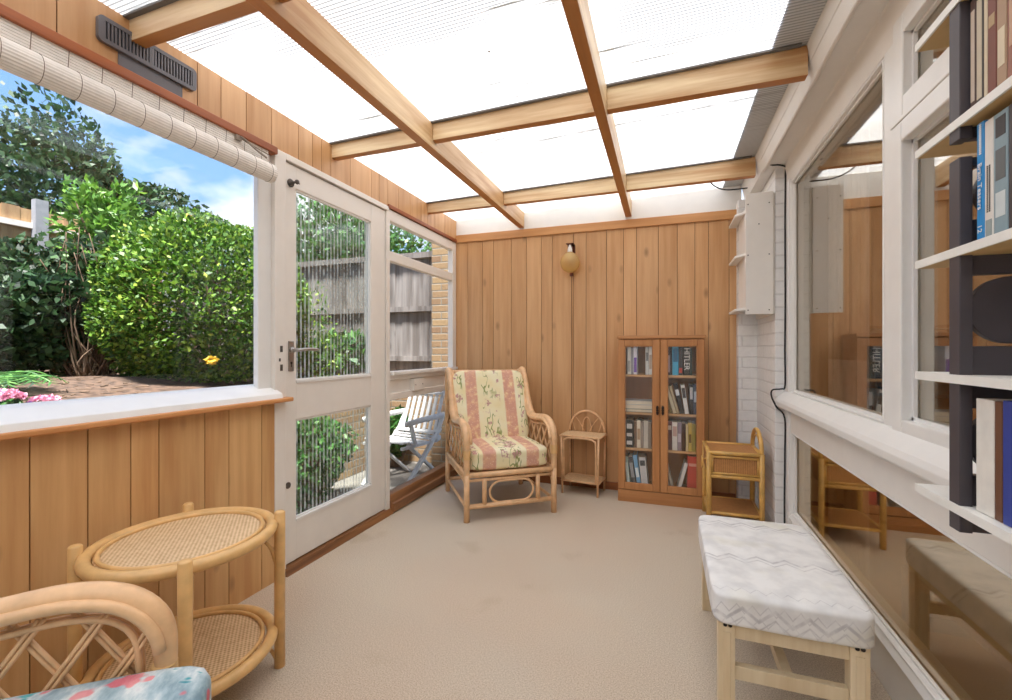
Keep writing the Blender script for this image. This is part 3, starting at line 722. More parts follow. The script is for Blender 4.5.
# ---------------------------------------------------------------- two tier rattan table
tt = thing('rattan_side_table', 'oval two tier cane side table under the garden window', 'table', (-1.43, 1.01, 0), 0)
for z, nm, r in ((.50, 'top', .232), (.135, 'lower_shelf', .232)):
    e = 1.06
    o = MB().lathe([(0, z - .006), (r - .02, z - .006), (r - .02, z + .004), (0, z + .004)], 48, sy=e).build('woven_' + nm, 'weave', tt)
    mb = MB()
    mb.tube([(r * math.cos(2 * PI * k / 48), r * e * math.sin(2 * PI * k / 48), z) for k in range(48)], .018, 10, closed=True, ry=.018)
    mb.tube([((r - .028) * math.cos(2 * PI * k / 48), (r - .028) * e * math.sin(2 * PI * k / 48), z + .008) for k in range(48)], .007, 8, closed=True)
    mb.build('cane_rim', 'cane_frame2', tt, smooth=True)
for (x, y) in ((.165, .205), (.225, -.165), (-.165, -.205), (-.215, .155)):
    MB().tube([(x, y, 0), (x, y, .535), (x, y, .54)], [.0175, .0175, .013], 14).build('leg', 'cane_frame2', tt, smooth=True)
    q = Vector((x, y, 0)); d = Vector((-x, -y, 0)).normalized()
    MB().tube(bz([q + Vector((0, 0, .36)) + d * .012, q + Vector((0, 0, .42)) + d * .03, q + Vector((0, 0, .47)) + d * .07, q + Vector((0, 0, .482)) + d * .12], 5), .006, 6).build('brace', 'cane_frame2', tt, smooth=True)
    MB().tube(bz([q + Vector((0, 0, .03)) + d * .012, q + Vector((0, 0, .07)) + d * .03, q + Vector((0, 0, .108)) + d * .06, q + Vector((0, 0, .115)) + d * .10], 5), .006, 6).build('brace', 'cane_frame2', tt, smooth=True)

# ---------------------------------------------------------------- small arched stand
st = thing('rattan_stand', 'small cane plant stand with fan shaped arch, right of the striped armchair', 'stand', (-.598, 3.500, 0), R(-7))
w, dp = .155, .10
MB().box(-w, w, -dp, dp, .437, .449).build('woven_top', 'weave', st)
MB().box(-w + .012, w - .012, -dp + .005, dp - .005, .095, .105).build('woven_shelf', 'weave', st)
for z, ins in ((.44, 0), (.10, .012)):
    mb = MB()
    for sx in (-1, 1): mb.tube([(sx * (w - ins), -dp, z), (sx * (w - ins), dp, z)], .008, 8)
    for sy in (-1, 1): mb.tube([(-w + ins, sy * dp, z), (w - ins, sy * dp, z)], .008, 8)
    mb.build('shelf_rim', 'cane_frame', st, smooth=True)

for sx in (-1, 1):
    for sy in (-1, 1): MB().tube([(sx * (w - .018), sy * dp, 0), (sx * (w - .010), sy * dp, .44)], .0085, 8).build('leg', 'cane_frame', st, smooth=True)
mb = MB()
mb.tube(bz([(-w + .03, -dp - .005, .02 + .08), (-w + .03, -dp - .005, .38), (-w + .045, -dp - .005, .415), (-w + .08, -dp - .005, .428), (w - .08, -dp - .005, .428), (w - .045, -dp - .005, .415), (w - .03, -dp - .005, .38), (w - .03, -dp - .005, .10)], 5), .007, 8)
mb.build('front_hoop', 'cane_frame', st, smooth=True)
mb = MB(); mb.tube([((w - .012) * math.cos(PI * k / 20), dp - .005, .45 + .165 * math.sin(PI * k / 20)) for k in range(21)], .009, 8)
mb.build('arch', 'cane_frame', st, smooth=True)
mb = MB()
for cx, lean in ((-.058, -.3), (0, 0), (.058, .3)):
    mb.tube([(cx + .036 * math.cos(PI * k / 14) + lean * .16 * math.sin(PI * k / 14) , dp - .005, .452 + .115 * math.sin(PI * k / 14)) for k in range(15)], .004, 6)
mb.build('fan_loops', 'cane_frame', st, smooth=True)

# ---------------------------------------------------------------- bamboo bedside cabinet (drawer faces left, arch against the wall)
bc = thing('bamboo_bedside_cabinet', 'golden bamboo bedside cabinet with drawer, in front of the white brick pier', 'cabinet', (.40, 3.195, 0), 0)
hw, hd = .145, .158
for sx in (-1, 1):
    for sy in (-1, 1): MB().tube([(sx * hw, sy * hd, 0), (sx * hw, sy * hd, .475)], .0155, 12).build('leg', 'cane_gold', bc, smooth=True)
MB().box(-hw, hw, -hd, hd, .458, .470).build('woven_top', 'weave2', bc)
mb = MB()
for sy in (-1, 1): mb.tube([(-hw - .015, sy * hd, .468), (hw, sy * hd, .468)], .012, 10)
for sx in (-1, 1): mb.tube([(sx * hw, -hd, .468), (sx * hw, hd, .468)], .012, 10)
mb.build('top_rim', 'cane_gold', bc, smooth=True)
mb = MB(); mb.box(-hw, hw, -hd + .004, -hd + .012, .335, .462); mb.box(-hw, hw, hd - .012, hd - .004, .335, .462); mb.box(hw - .008, hw, -hd, hd, .335, .462); mb.box(-hw, hw, -hd, hd, .33, .338)
mb.build('side_panel', 'weave2', bc)
for sy in (-1, 1):
    mb = MB()
    for z in (.345, .445): mb.tube([(-hw, sy * (hd + .003), z), (hw, sy * (hd + .003), z)], .007, 8)
    for x in (-hw + .02, hw - .02): mb.tube([(x, sy * (hd + .003), .345), (x, sy * (hd + .003), .445)], .006, 8)
    mb.tube([(-hw, sy * hd, .325), (hw, sy * hd, .325)], .012, 8)
    mb.build('panel_beading', 'cane_gold', bc, smooth=True)
dr = MB().box(-hw - .008, -hw + .004, -hd + .02, hd - .02, .34, .452).build('drawer', 'weave2', bc, bevel=.003)
mb = MB(); mb.tube(bz([(-hw - .008, -.07, .41), (-hw - .028, -.06, .40), (-hw - .032, -.055, .37), (-hw - .028, -.05, .355)], 4) , .006, 8)
mb.tube([(-hw - .03 + .0 * k, -.055 + .03 * math.cos(2 * PI * k / 16), .385 + .035 * math.sin(2 * PI * k / 16)) for k in range(16)], .006, 8, closed=True)
mb.build('handle', 'cane_gold', dr, smooth=True)
mb = MB(); pts = [(hw, -hd * .95 * math.cos(PI * k / 20), .475 + .125 * math.sin(PI * k / 20)) for k in range(21)]
mb.tube(pts, .0125, 10); mb.tube([(hw, -hd * .72 * math.cos(PI * k / 20), .475 + .09 * math.sin(PI * k / 20)) for k in range(21)], .006, 8)
mb.build('arch', 'cane_gold', bc, smooth=True)
MB().box(-hw, hw, -hd, hd, .095, .105).build('lower_shelf', 'weave2', bc)
mb = MB()
for sy in (-1, 1): mb.tube([(-hw, sy * hd, .10), (hw, sy * hd, .10)], .010, 8)
for sx in (-1, 1): mb.tube([(sx * hw, -hd, .10), (sx * hw, hd, .10)], .010, 8)
mb.build('shelf_rim', 'cane_gold', bc, smooth=True)

# ---------------------------------------------------------------- bookcase
bk = thing('glazed_bookcase', 'tall oak bookcase with two glass doors against the far wall', 'bookcase', (-.033, 3.49, 0))
X0, X1, y0, y1, H = -.291, .291, -.12, .118, 1.20
mb = MB(); mb.box(X0, X0 + .018, y0 + .02, y1, 0, H - .02); mb.box(X1 - .018, X1, y0 + .02, y1, 0, H - .02)
mb.box(-.009, .009, y0 + .022, y1 - .01, .085, H - .02)
mb.build('side_panel', 'oak', bk, bevel=.002)
MB().box(X0 + .018, X1 - .018, y1 - .008, y1, .02, H - .02).build('back_panel', 'oak', bk)
MB().box(X0 - .006, X1 + .006, y0 - .008, y1, H - .02, H + .004).build('top_board', 'oakx', bk, bevel=.004)
MB().box(X0, X1, y0 + .002, y0 + .018, 0, .085).build('plinth', 'oakx', bk, bevel=.002)
shz = [.088, .372, .632, .905]
for z in shz: MB().box(X0 + .018, X1 - .018, y0 + .024, y1 - .008, z, z + .016).build('shelf', 'shelfwood', bk)
for s, (a, b) in ((-1, (X0 + .001, -.002)), (1, (.002, X1 - .001))):
    dz0, dz1 = .09, H - .024; f = .046
    dmb = MB(); ya, yb = y0, y0 + .018
    dmb.box(a, a + f, ya, yb, dz0, dz1); dmb.box(b - f, b, ya, yb, dz0, dz1); dmb.box(a + f, b - f, ya, yb, dz0, dz0 + f + .005); dmb.box(a + f, b - f, ya, yb, dz1 - f, dz1)
    d = dmb.build('door', 'oak', bk, bevel=.004)
    mb = MB()
    for r_ in ((a + f, a + f + .006, dz0 + f, dz1 - f), (b - f - .006, b - f, dz0 + f, dz1 - f), (a + f, b - f, dz0 + f, dz0 + f + .006), (a + f, b - f, dz1 - f - .006, dz1 - f)): mb.box(r_[0], r_[1], ya + .002, ya + .01, r_[2], r_[3])
    mb.build('door_beading', 'oakx', d)
    MB().box(a + f, b - f, ya + .010, ya + .013, dz0 + f, dz1 - f).build('glass', 'cabglass', d)
    hx = -.018 if s < 0 else .018
    mb = MB(); mb.lathe([(.002, -.034), (.008, -.026), (.0095, -.014), (.005, -.006), (.011, 0), (.005, .006), (.0095, .014), (.008, .026), (.002, .034)], 12, (hx, ya - .006, .672)); mb.build('handle', 'iron', d, smooth=True)

def text_mesh(body, size, mat, parent, loc, rot, sx=1.0):
    cu = bpy.data.curves.new('lettering', 'FONT'); cu.body = body; cu.size = size; cu.align_x = 'CENTER'; cu.align_y = 'CENTER'; cu.extrude = .0003
    o = bpy.data.objects.new('tmp', cu); COL.objects.link(o)
    bpy.context.view_layer.update()
    me = bpy.data.meshes.new_from_object(o); bpy.data.objects.remove(o)
    me.materials.clear(); me.materials.append(M[mat] if isinstance(mat, str) else mat)
    t = bpy.data.objects.new('spine_lettering', me); COL.objects.link(t); t.parent = parent; t.location = loc; t.rotation_euler = rot; t.scale = (sx, 1, 1)
    return t
BM = {}
def bookmat(col):
    k = tuple(col)
    if k not in BM: BM[k] = plain('book_cover', col, .5, .04, 30)
    return BM[k]
def book(label, col, th, h, d, loc, lean=0, rz=0, group=None, flat=False, stripes=(), cat='book'):
    """spine faces local -Y; thickness along X; stands at loc (left bottom front)"""
    o = thing('book', label, cat, loc, 0, group)
    o.rotation_euler = (0, lean, rz)
    m = bookmat(col); q = .0022
    mb = MB()
    mb.box(0, th, 0, q, 0, h); mb.box(0, q, q, d, 0, h); mb.box(th - q, th, q, d, 0, h)
    mb.build('cover', m, o, bevel=.0008, seg=1)
    MB().box(q, th - q, q, d - .003, .003, h - .003).build('pages', 'paper', o)
    for (z0, z1, c) in stripes:
        MB().box(th * .12, th * .88, -.0006, 0, h * z0, h * z1).build('spine_title', bookmat(c), o)
    return o
names = {}
BO = Vector((-.033, 3.49, 0))
def row(x, z, items, where, group):
    """items: (label word, colour, thickness, height, depth, lean degrees, stripes)"""
    pv = 0.0
    for it in items:
        lab, colr, th, h, d, lean, stp = it
        if lab is None: x += th; pv = 0.0; continue
        ln = R(lean)
        xx = x
        ov = h * math.sin(-ln) if lean < 0 else 0.0      # how far the top falls to the left
        xx = x + max(0.0, ov - pv); pv = ov
        zz = z + (th * math.sin(ln) if lean > 0 else 0) + .0008
        b = book(lab + ' ' + where, colr, th, h, d, (xx, 3.405, zz), ln, 0, group, stripes=stp)
        x = xx + th * math.cos(ln) + (.0015 if lean == 0 else .004)
        names[lab + where] = b
# shelf tops
Z1, Z2, Z3, Z4 = .921, .648, .388, .104
LX, RX = -.303, -.020
G = 'books in the glazed bookcase'
g1 = [('dark red thin book', (96, 50, 44), .016, .17, .13, 0, ()), ('brown book', (112, 84, 64), .018, .19, .13, 0, ()), (None, 0, .006, 0, 0, 0, 0),
      ('tall cream book', (232, 228, 218), .024, .20, .14, 0, ((.1, .5, (180, 176, 170)),)), ('grey book', (150, 148, 150), .016, .195, .14, 0, ()),
      ('white book with purple lettering', (236, 232, 240), .026, .205, .14, 0, ((.08, .6, (120, 84, 170)),)), (None, 0, .056, 0, 0, 0, 0),
      ('pale grey book', (206, 204, 198), .022, .20, .14, 0, ((.5, .8, (120, 120, 116)),)), ('white book', (232, 230, 224), .022, .205, .14, 0, ((.2, .7, (190, 170, 150)),))]
row(LX, Z1, g1, 'on the top shelf behind the left bookcase door', G)
g2 = [('beige book', (198, 184, 160), .018, .195, .14, 0, ()), ('grey striped book', (140, 134, 130), .016, .19, .14, 0, ((.2, .8, (220, 216, 210)),)), ('dark purple book', (70, 54, 74), .018, .20, .14, 0, ((.1, .7, (190, 170, 180)),)),
      ('black slim book', (34, 32, 38), .012, .20, .14, 0, ()), ('bright turquoise book', (64, 168, 206), .040, .21, .15, 0, ((.45, .9, (30, 110, 150)),)), ('charcoal book', (44, 42, 46), .026, .205, .14, 0, ((.08, .25, (200, 70, 50)),)), (None, 0, .004, 0, 0, 0, 0),
      ('thick black book with large white capitals', (26, 26, 28), .040, .212, .15, 0, ()), ('dark green book', (44, 62, 52), .014, .19, .13, 0, ())]
row(RX, Z1, g2, 'on the top shelf behind the right bookcase door', G)
hb = names['thick black book with large white capitals' + 'on the top shelf behind the right bookcase door']
text_mesh('HITLER', .052, 'white', hb, (.0205, -.0012, .115), (PI / 2, R(90), 0), .95)
g3 = [('leaning olive book', (150, 130, 84), .018, .19, .13, -16, ()), ('leaning cream book', (220, 206, 176), .02, .20, .13, -16, ()), ('leaning tan book', (196, 176, 140), .016, .20, .13, -15, ()),
      ('leaning black book', (38, 36, 40), .030, .215, .14, -12, ((.6, .8, (210, 210, 210)),)), ('leaning white book', (230, 228, 224), .026, .205, .14, -8, ((.55, .9, (60, 56, 58)),)),
      ('black book with white title', (40, 38, 42), .024, .21, .14, 0, ((.5, .9, (200, 200, 200)),)), ('slate blue book', (70, 84, 108), .022, .215, .14, 0, ((.4, .75, (200, 210, 220)),))]
row(RX, Z2, g3, 'on the second shelf behind the right bookcase door', G)
g4 = [('maroon book', (116, 74, 68), .018, .19, .14, 0, ()), ('slim grey book', (168, 164, 160), .012, .19, .14, 0, ()), ('black boxed set with white lettering', (40, 38, 38), .050, .20, .15, 0, ((.1, .24, (220, 218, 214)), (.4, .52, (220, 218, 214)), (.68, .86, (220, 218, 214)))), (None, 0, .008, 0, 0, 0, 0),
      ('brown book', (126, 98, 76), .016, .19, .14, 0, ()), ('cream book', (228, 218, 196), .026, .20, .14, 0, ((.3, .7, (180, 150, 120)),)), ('taupe book', (150, 134, 120), .018, .195, .14, 0, ()), ('pale stone book', (206, 198, 184), .030, .20, .14, 0, ()), ('grey brown book', (140, 126, 112), .020, .19, .14, 0, ())]
row(LX, Z3, g4, 'on the third shelf behind the left bookcase door', G)
g5 = [('olive grey book', (142, 134, 110), .016, .19, .13, 0, ()), ('pale pink book', (206, 188, 180), .014, .195, .13, 0, ()), ('deep maroon book', (104, 56, 58), .034, .205, .14, 0, ((.7, .85, (220, 200, 190)),)),
      ('thick white book', (228, 222, 214), .034, .20, .14, 0, ((.5, .85, (196, 160, 150)),)), ('mauve book', (150, 134, 146), .026, .20, .14, 0, ((.3, .6, (200, 190, 200)),)), ('dark brown book', (76, 52, 42), .026, .195, .14, 0, ()),
      ('cream slim book', (222, 206, 160), .014, .19, .14, 0, ()), ('yellow book', (204, 176, 84), .022, .20, .14, 0, ((.3, .6, (120, 90, 40)),)), ('olive yellow book', (168, 152, 76), .024, .195, .14, 0, ())]
row(RX, Z3, g5, 'on the third shelf behind the right bookcase door', G)
g6 = [('tall thin white book', (226, 222, 214), .008, .255, .15, 0, ()), (None, 0, .01, 0, 0, 0, 0), ('leaning pale green book', (160, 190, 184), .024, .215, .14, -6, ((.1, .8, (210, 222, 218)),)), ('leaning dark slate book', (72, 78, 84), .030, .215, .14, -8, ((.3, .8, (150, 156, 160)),)),
      ('leaning sky blue book', (122, 176, 214), .028, .23, .15, -8, ((.3, .6, (226, 236, 240)),)), ('wide leaning grey white book', (206, 206, 206), .046, .215, .15, -6, ((.72, .9, (70, 70, 74)),))]
row(LX, Z4, g6, 'on the bottom shelf behind the left bookcase door', G)
g7 = [('leaning ivory book', (222, 214, 200), .018, .20, .13, -10, ()), ('leaning stone coloured book', (196, 186, 170), .016, .185, .13, -14, ()), (None, 0, .014, 0, 0, 0, 0), ('white book leaning right', (232, 228, 218), .022, .205, .14, 15, ()), (None, 0, .044, 0, 0, 0, 0), ('tall red binder', (206, 78, 58), .068, .25, .15, 0, ((.72, .8, (230, 170, 150)),))]
row(RX, Z4, g7, 'on the bottom shelf behind the right bookcase door', G)
# things lying flat on the second shelf, left door
def flatbook(lab, col, w, d, h, z, dx=0):
    o = thing('book', lab, 'book', (-.295 + dx, 3.40, z), 0, G); m = bookmat(col)
    mb = MB(); mb.box(0, w, 0, d, 0, .002); mb.box(0, w, 0, d, h - .002, h); mb.box(0, .002, 0, d, .002, h - .002); mb.build('cover', m, o)
    MB().box(.003, w - .002, .003, d - .003, .002, h - .002).build('pages', 'paper', o)
flatbook('dark green book lying flat, lowest of the pile behind the left bookcase door', (70, 78, 66), .235, .15, .022, Z2 + .001)
flatbook('cream book lying flat in the middle of the pile behind the left bookcase door', (214, 208, 194), .24, .155, .030, Z2 + .024, -.002)
flatbook('grey white book lying flat on top of the pile behind the left bookcase door', (196, 196, 196), .23, .15, .028, Z2 + .055, .003)

# ---------------------------------------------------------------- padded bench
bn = thing('padded_bench', 'long low bench with white grey patterned padded top under the house window', 'bench', (.335, 1.79, 0))
w, d = .186, .324
for sx in (-1, 1):
    for sy in (-1, 1):
        a = .045
        xs = sorted((sx * w, sx * (w - a))); ys = sorted((sy * d, sy * (d - a)))
        mb = MB().box(xs[0], xs[1], ys[0], ys[1], 0, .302)
        mb.box(xs[0] + .012, xs[1] - .012, ys[0] - .003, ys[0], .05, .27, var=.9)
        mb.build('leg', 'benchwood', bn, bevel=.003)
for sy in (-1, 1):
    MB().box(-w + .045, w - .045, sy * (d - .02) - .012, sy * (d - .02) + .012, .13, .17).build('end_stretcher', 'benchwood', bn, bevel=.002)
    MB().box(-w + .045, w - .045, sy * (d - .02) - .012, sy * (d - .02) + .012, .25, .30).build('end_apron', 'benchwood', bn, bevel=.002)
MB().box(-.014, .014, -d + .03, d - .03, .135, .165).build('long_stretcher', 'benchwood', bn, bevel=.002)
for sx in (-1, 1): MB().box(sx * (w - .02) - .01, sx * (w - .02) + .01, -d + .045, d - .045, .255, .30).build('side_apron', 'benchwood', bn)
MB().cushion((0, 0, .343), (.405, .69, .098), p=14, n=22, crown=.10, wob=.015).build('seat_pad', 'ikat', bn, smooth=True)
for sx in (-1, 1):
    for k in range(2): MB().lathe([(.006, -.3285), (.005, -.3305), (0, -.3315)], 8, (sx * (w - .018 - k * .013) , 0, .293), axis='y').build('upholstery_nail', 'nail', bn)

# ---------------------------------------------------------------- white wall shelf unit
ws = thing('wall_shelf_unit', 'white wooden wall shelf unit with three open shelves high on the brick pier', 'shelf unit', (0, 0, 0))
MB().box(.450, .594, 2.985, 2.999, 1.31, 2.025).build('end_panel', 'warmwhite', ws, bevel=.002)
MB().box(.590, .605, 3.0, 3.50, 1.31, 2.02).build('back_board', 'warmwhite', ws)
MB().box(.485, .497, 2.999, 3.50, 1.36, 2.0).build('front_board', 'white', ws)
for z in (1.355, 1.705, 1.975):
    MB().prism([(.486, 3.0), (.486, 3.24), (.435, 3.30), (.435, 3.60), (.486, 3.60), (.486, 3.5), (.59, 3.5), (.59, 3.0)], z, z + .016, 'z').build('shelf', 'white', ws, bevel=.002)
mb = MB()
for x, z in ((.463, 1.96), (.573, 1.96), (.52, 1.84), (.463, 1.66), (.573, 1.66), (.463, 1.335), (.573, 1.335)): MB().lathe([(.004, 2.9845), (.0035, 2.9835)], 8, (x, 0, z), axis='y').build('screw', 'screw', ws)

# ---------------------------------------------------------------- wall lamp
wl = thing('wall_lamp', 'wall lamp with amber glass globe on the far panelled wall', 'lamp', (-.716, 3.629, 1.85))
mb = MB(); mb.box(-.03, .03, -.012, 0, .0, .10); mb.prism([(-.075, .088), (-.075, .098), (-.012, .10), (-.012, .02), (-.022, .05), (-.04, .078)], -.012, .012, 'x'); mb.box(-.03, .03, -.085, 0, .096, .102)
mb.build('bracket', 'brass', wl, bevel=.003)
MB().lathe([(.006, .09), (.014, .07), (.019, .05), (.021, .02)], 16, (0, -.07, 0)).build('lamp_holder', 'white', wl, smooth=True)
MB().lathe([(.012, .03), (.02, .005), (.022, -.015), (.014, -.035), (0, -.042)], 16, (0, -.07, .0)).build('bulb', 'bulb', wl, smooth=True)
MB().lathe([(.022, .030), (.046, .014), (.068, -.016), (.077, -.05), (.070, -.085), (.050, -.112), (.022, -.127), (0, -.130)], 28, (0, -.07, 0)).build('globe_shade', 'amber', wl, smooth=True)
MB().box(-.014, .014, -.016, 0, -.15, -.125).build('cord_clip', 'brass', wl, bevel=.002)
tag(MB().tube([(-.716, 3.626, 1.70), (-.715, 3.626, 1.2), (-.717, 3.626, .6), (-.715, 3.626, .065)], .0018, 6).build('lamp_cord', 'gap'), 'thin brown cord running down the far wall from the lamp', 'cord')

# ---------------------------------------------------------------- cables by the pier
tag(MB().tube(bz([(.545, 2.93, 2.19), (.57, 2.92, 2.155), (.61, 2.925, 2.150), (.648, 2.95, 2.145), (.651, 2.962, 2.12), (.649, 2.965, 1.8), (.650, 2.963, 1.4), (.648, 2.965, 1.1), (.649, 2.965, .90), (.635, 2.985, .875), (.590, 2.985, .868), (.585, 2.985, .83), (.61, 2.985, .77), (.648, 2.97, .71), (.649, 2.97, .5), (.647, 2.97, .2), (.648, 2.97, .02)], 5), .0048, 7).build('cable', 'black', None, smooth=True),
    'black cable running down the white wall beside the brick pier', 'cable')
mb = MB()
hk = tag(MB().tube(bz([(.285, 3.30, 2.285), (.285, 3.30, 2.23), (.33, 3.33, 2.195), (.40, 3.36, 2.18), (.52, 3.38, 2.185)], 6), .0045, 7).lathe([(.034, 2.272), (.034, 2.281)], 10, (.285, 3.30, 0)).build('cable', 'black', None, smooth=True),
    'short black cable hanging from the roof to the fascia above the wall shelves', 'cable')

# ---------------------------------------------------------------- vent
vt = thing('air_vent', 'grey plastic air vent on the boards above the garden window', 'vent', (-1.7495, 1.10, 2.155))
hy, hz_ = .163, .043
def rr(hy, hz, r, n=6):
    out = []
    for (cy, cz, a0) in ((hy - r, hz - r, 0), (-hy + r, hz - r, 90), (-hy + r, -hz + r, 180), (hy - r, -hz + r, 270)):
        for k in range(n + 1):
            a = R(a0 + 90 * k / n); out.append((cy + r * math.cos(a), cz + r * math.sin(a)))
    return out
MB().prism(rr(hy - .006, hz_ - .006, .012), 0, .006, 'x').build('dark_backing', 'ventblack', vt)
mb = MB()
ro, ri = rr(hy, hz_, .016), rr(hy - .016, hz_ - .014, .006)
n_ = len(ro)
vs = [(x, p[0], p[1]) for x in (0, .014) for p in ro] + [(x, p[0], p[1]) for x in (0, .014) for p in ri]
fs = []
for i in range(n_):
    j = (i + 1) % n_
    fs += [(i, j, n_ + j, n_ + i), (2 * n_ + i, 3 * n_ + i, 3 * n_ + j, 2 * n_ + j), (n_ + i, n_ + j, 3 * n_ + j, 3 * n_ + i)]
mb.add(vs, fs); mb.box(.004, .013, -.008, .008, -hz_ + .01, hz_ - .01); mb.build('vent_frame', 'ventgrey', vt)
mb = MB()
for sgn in (-1, 1):
    for k in range(13):
        y = sgn * (.014 + k * .0108); mb.box(.006, .012, y - .0028, y + .0028, -hz_ + .012, hz_ - .012)
mb.build('vent_slats', 'ventgrey', vt)
MB().box(.0005, .003, -.10, .115, -.095, -.03).build('cover_strip', 'ventgrey', vt)

# ---------------------------------------------------------------- rolled bamboo blind
bl = thing('bamboo_blind', 'rolled up pale bamboo blind along the top of the garden window', 'blind', (0, 0, 0))
cz, cx, Rr, n_ = 1.905, -1.695, .041, 26
poly = []
for k in range(n_ * 2):
    a = PI * k / n_; r_ = Rr + (.0012 if k % 2 == 0 else -.0004); poly.append((cx + r_ * math.cos(a) * .82, cz + r_ * math.sin(a)))
MB().prism(poly, YF + .05, 1.585, 'y').build('roll', 'blind', bl)
mb = MB()
for k in range(9): z = 1.945 + k * .009; mb.box(-1.737, -1.733, YF + .05, 1.60, z, z + .0075)
mb.build('hanging_slats', 'blind', bl)
mb = MB(); y = 1.56
while y > YF + .1:
    mb.tube([(cx + (Rr + .0012) * .82 * math.cos(2 * PI * k / 20), y, cz + (Rr + .002) * math.sin(2 * PI * k / 20)) for k in range(20)], .0010, 4, closed=True)
    mb.build('binding_string', 'blindstring', bl); mb = MB().tube([(-1.7325, y, 1.945), (-1.7325, y + .004, 2.024)], .0012, 4); mb.build('hanging_string', 'blindstring', bl); mb = MB(); y -= .088
mb = MB(); mb.tube(bz([(-1.73, 1.44, 2.018), (-1.712, 1.45, 2.012), (-1.70, 1.50, 1.985), (-1.70, 1.56, 1.97)], 5), .004, 6); mb.tube(bz([(-1.73, 1.44, 2.018), (-1.71, 1.48, 2.0), (-1.712, 1.58, 1.995)], 5), .003, 6); mb.box(-1.735, -1.72, 1.425, 1.45, 2.0, 2.02)
mb.build('pulley_cord', 'blindstring', bl)

# ---------------------------------------------------------------- ladder shelf with fretwork ends (right edge)
sh = thing('hanging_bookshelf', 'dark framed shelf unit with cream shelves hung in front of the house window', 'shelf unit', (0, 0, 0))
zs = [.82, 1.055, 1.2856, 1.517, 1.7416, 1.97]
xf, xb_ = .50, .655
def endpanel(y, z0, z1, bays):
    t_ = .012; mb = MB()
    mb.box(xf - .001, xf + .018, y - .016, y + .016, z0, z1)            # front post
    mb.box(xb_ - .022, xb_, y - .008, y + .008, z0, z1)                # rear post
    for k, (b0, b1) in enumerate(bays):
        prev = z0 if k == 0 else bays[k - 1][1]
        mb.box(xf + .018, xb_ - .022, y - .008, y + .008, prev, b0)
        cx_, cz_ = (xf + .018 + xb_ - .022) / 2, (b0 + b1) / 2; r_ = min((xb_ - xf - .040) / 2 + .002, (b1 - b0) / 2 + .002)
        mb.prism([(cx_ + r_ * math.cos(2 * PI * j / 36), cz_ + r_ * math.sin(2 * PI * j / 36)) for j in range(36)], y - .0075, y + .0075, 'y')
    mb.box(xf + .018, xb_ - .022, y - .008, y + .008, bays[-1][1], z1)
    return mb
for y in (1.050, .50):
    endpanel(y, .772, 1.447, [(.875, .995), (1.107, 1.235), (1.335, 1.43)]).build('end_frame', 'dark', sh, bevel=.0015)
    endpanel(y, 1.480, 2.03, [(1.565, 1.70), (1.79, 1.925)]).build('end_frame', 'dark', sh, bevel=.0015)
for z in zs:
    mb = MB()
    mb.box(xf - .004, xf + .0, .40, 1.18, z - .016, z, 0); mb.box(xf, xb_, .40, 1.18, z - .016, z - .001, 1); mb.box(xf, xb_, .40, 1.18, z - .001, z, 0)
    mb.build('shelf', ['shelf_edge', 'shelf_under'], sh)
def sbook(label, col, th, h, d, y, z, stripes=(), lean=0, dx=0, nm='book'):
    o = thing(nm, label, 'book', (xf + .012 + dx, y, z + .001), -PI / 2, 'books on the hanging shelf')
    m = bookmat(col); q = .0022
    mb = MB(); mb.box(0, th, 0, q, 0, h); mb.box(0, q, q, d, 0, h); mb.box(th - q, th, q, d, 0, h); mb.build('cover', m, o, bevel=.0008, seg=1)
    MB().box(q, th - q, q, d - .003, .003, h - .003).build('pages', 'paper', o)
    for (z0, z1, c) in stripes: MB().box(th * .15, th * .85, -.0006, 0, h * z0, h * z1).build('spine_title', bookmat(c), o)
    return o
# with rz=-90: local +x -> world -y, local +y -> world +x
y = 1.030
for lab, c, th, h, stp in (('dark brown old book', (92, 66, 58), .014, .20, ((.1, .9, (214, 198, 180)),)), ('worn black and cream book', (70, 62, 56), .018, .205, ((.08, .92, (206, 192, 168)),)), ('cream clothbound book', (214, 198, 168), .008, .20, ()),
                        ('chestnut brown book', (120, 62, 44), .020, .20, ((.6, .7, (180, 150, 110)),)), ('mottled tan book', (170, 138, 108), .022, .205, ((.2, .5, (216, 200, 170)),)), ('reddish brown thick book', (150, 96, 76), .034, .20, ((.3, .7, (190, 150, 120)),)), ('dark leather book', (88, 60, 46), .03, .2, ())):
    sbook(lab + ' on the upper part of the hanging shelf', c, th, h, .13, y, zs[3], stp); y -= th + .002
y = 1.012
b1 = sbook('bright blue puzzle book with white lettering on the hanging shelf', (32, 140, 206), .019, .205, .125, y, zs[2]); y -= .0205
text_mesh('Brain Teasers', .0145, 'white', b1, (.0095, -.0012, .095), (PI / 2, R(90), 0))
text_mesh('12', .0150, 'white', b1, (.0095, -.0012, .022), (PI / 2, R(90), 0))
lb = MB()
for k in range(16): lb.box(.007, .012, -.0008, 0, .150 + k * .0033, .1522 + k * .0033)
lb.build('small_lettering', 'white', b1)
b2 = sbook('white backed book beside the blue puzzle book', (226, 220, 212), .021, .20, .125, y, zs[2], ((.0, .16, (150, 160, 158)),)); y -= .0225
lb = MB()
for k in range(24):
    lb.box(.006, .0085, -.0008, 0, .045 + k * .0033, .047 + k * .0033); lb.box(.0115, .014, -.0008, 0, .045 + k * .0033, .0472 + k * .0033)
lb.build('small_lettering', 'black', b2)
sbook('grey picture covered book on the hanging shelf', (136, 158, 166), .032, .20, .125, y, zs[2], ((.45, .7, (96, 100, 100)), (.15, .35, (206, 214, 214)), (.8, .96, (50, 46, 46)))); y -= .034
sbook('dark book at the hidden end of the hanging shelf', (60, 54, 56), .03, .20, .125, y, zs[2]); y -= .032
y = 1.014
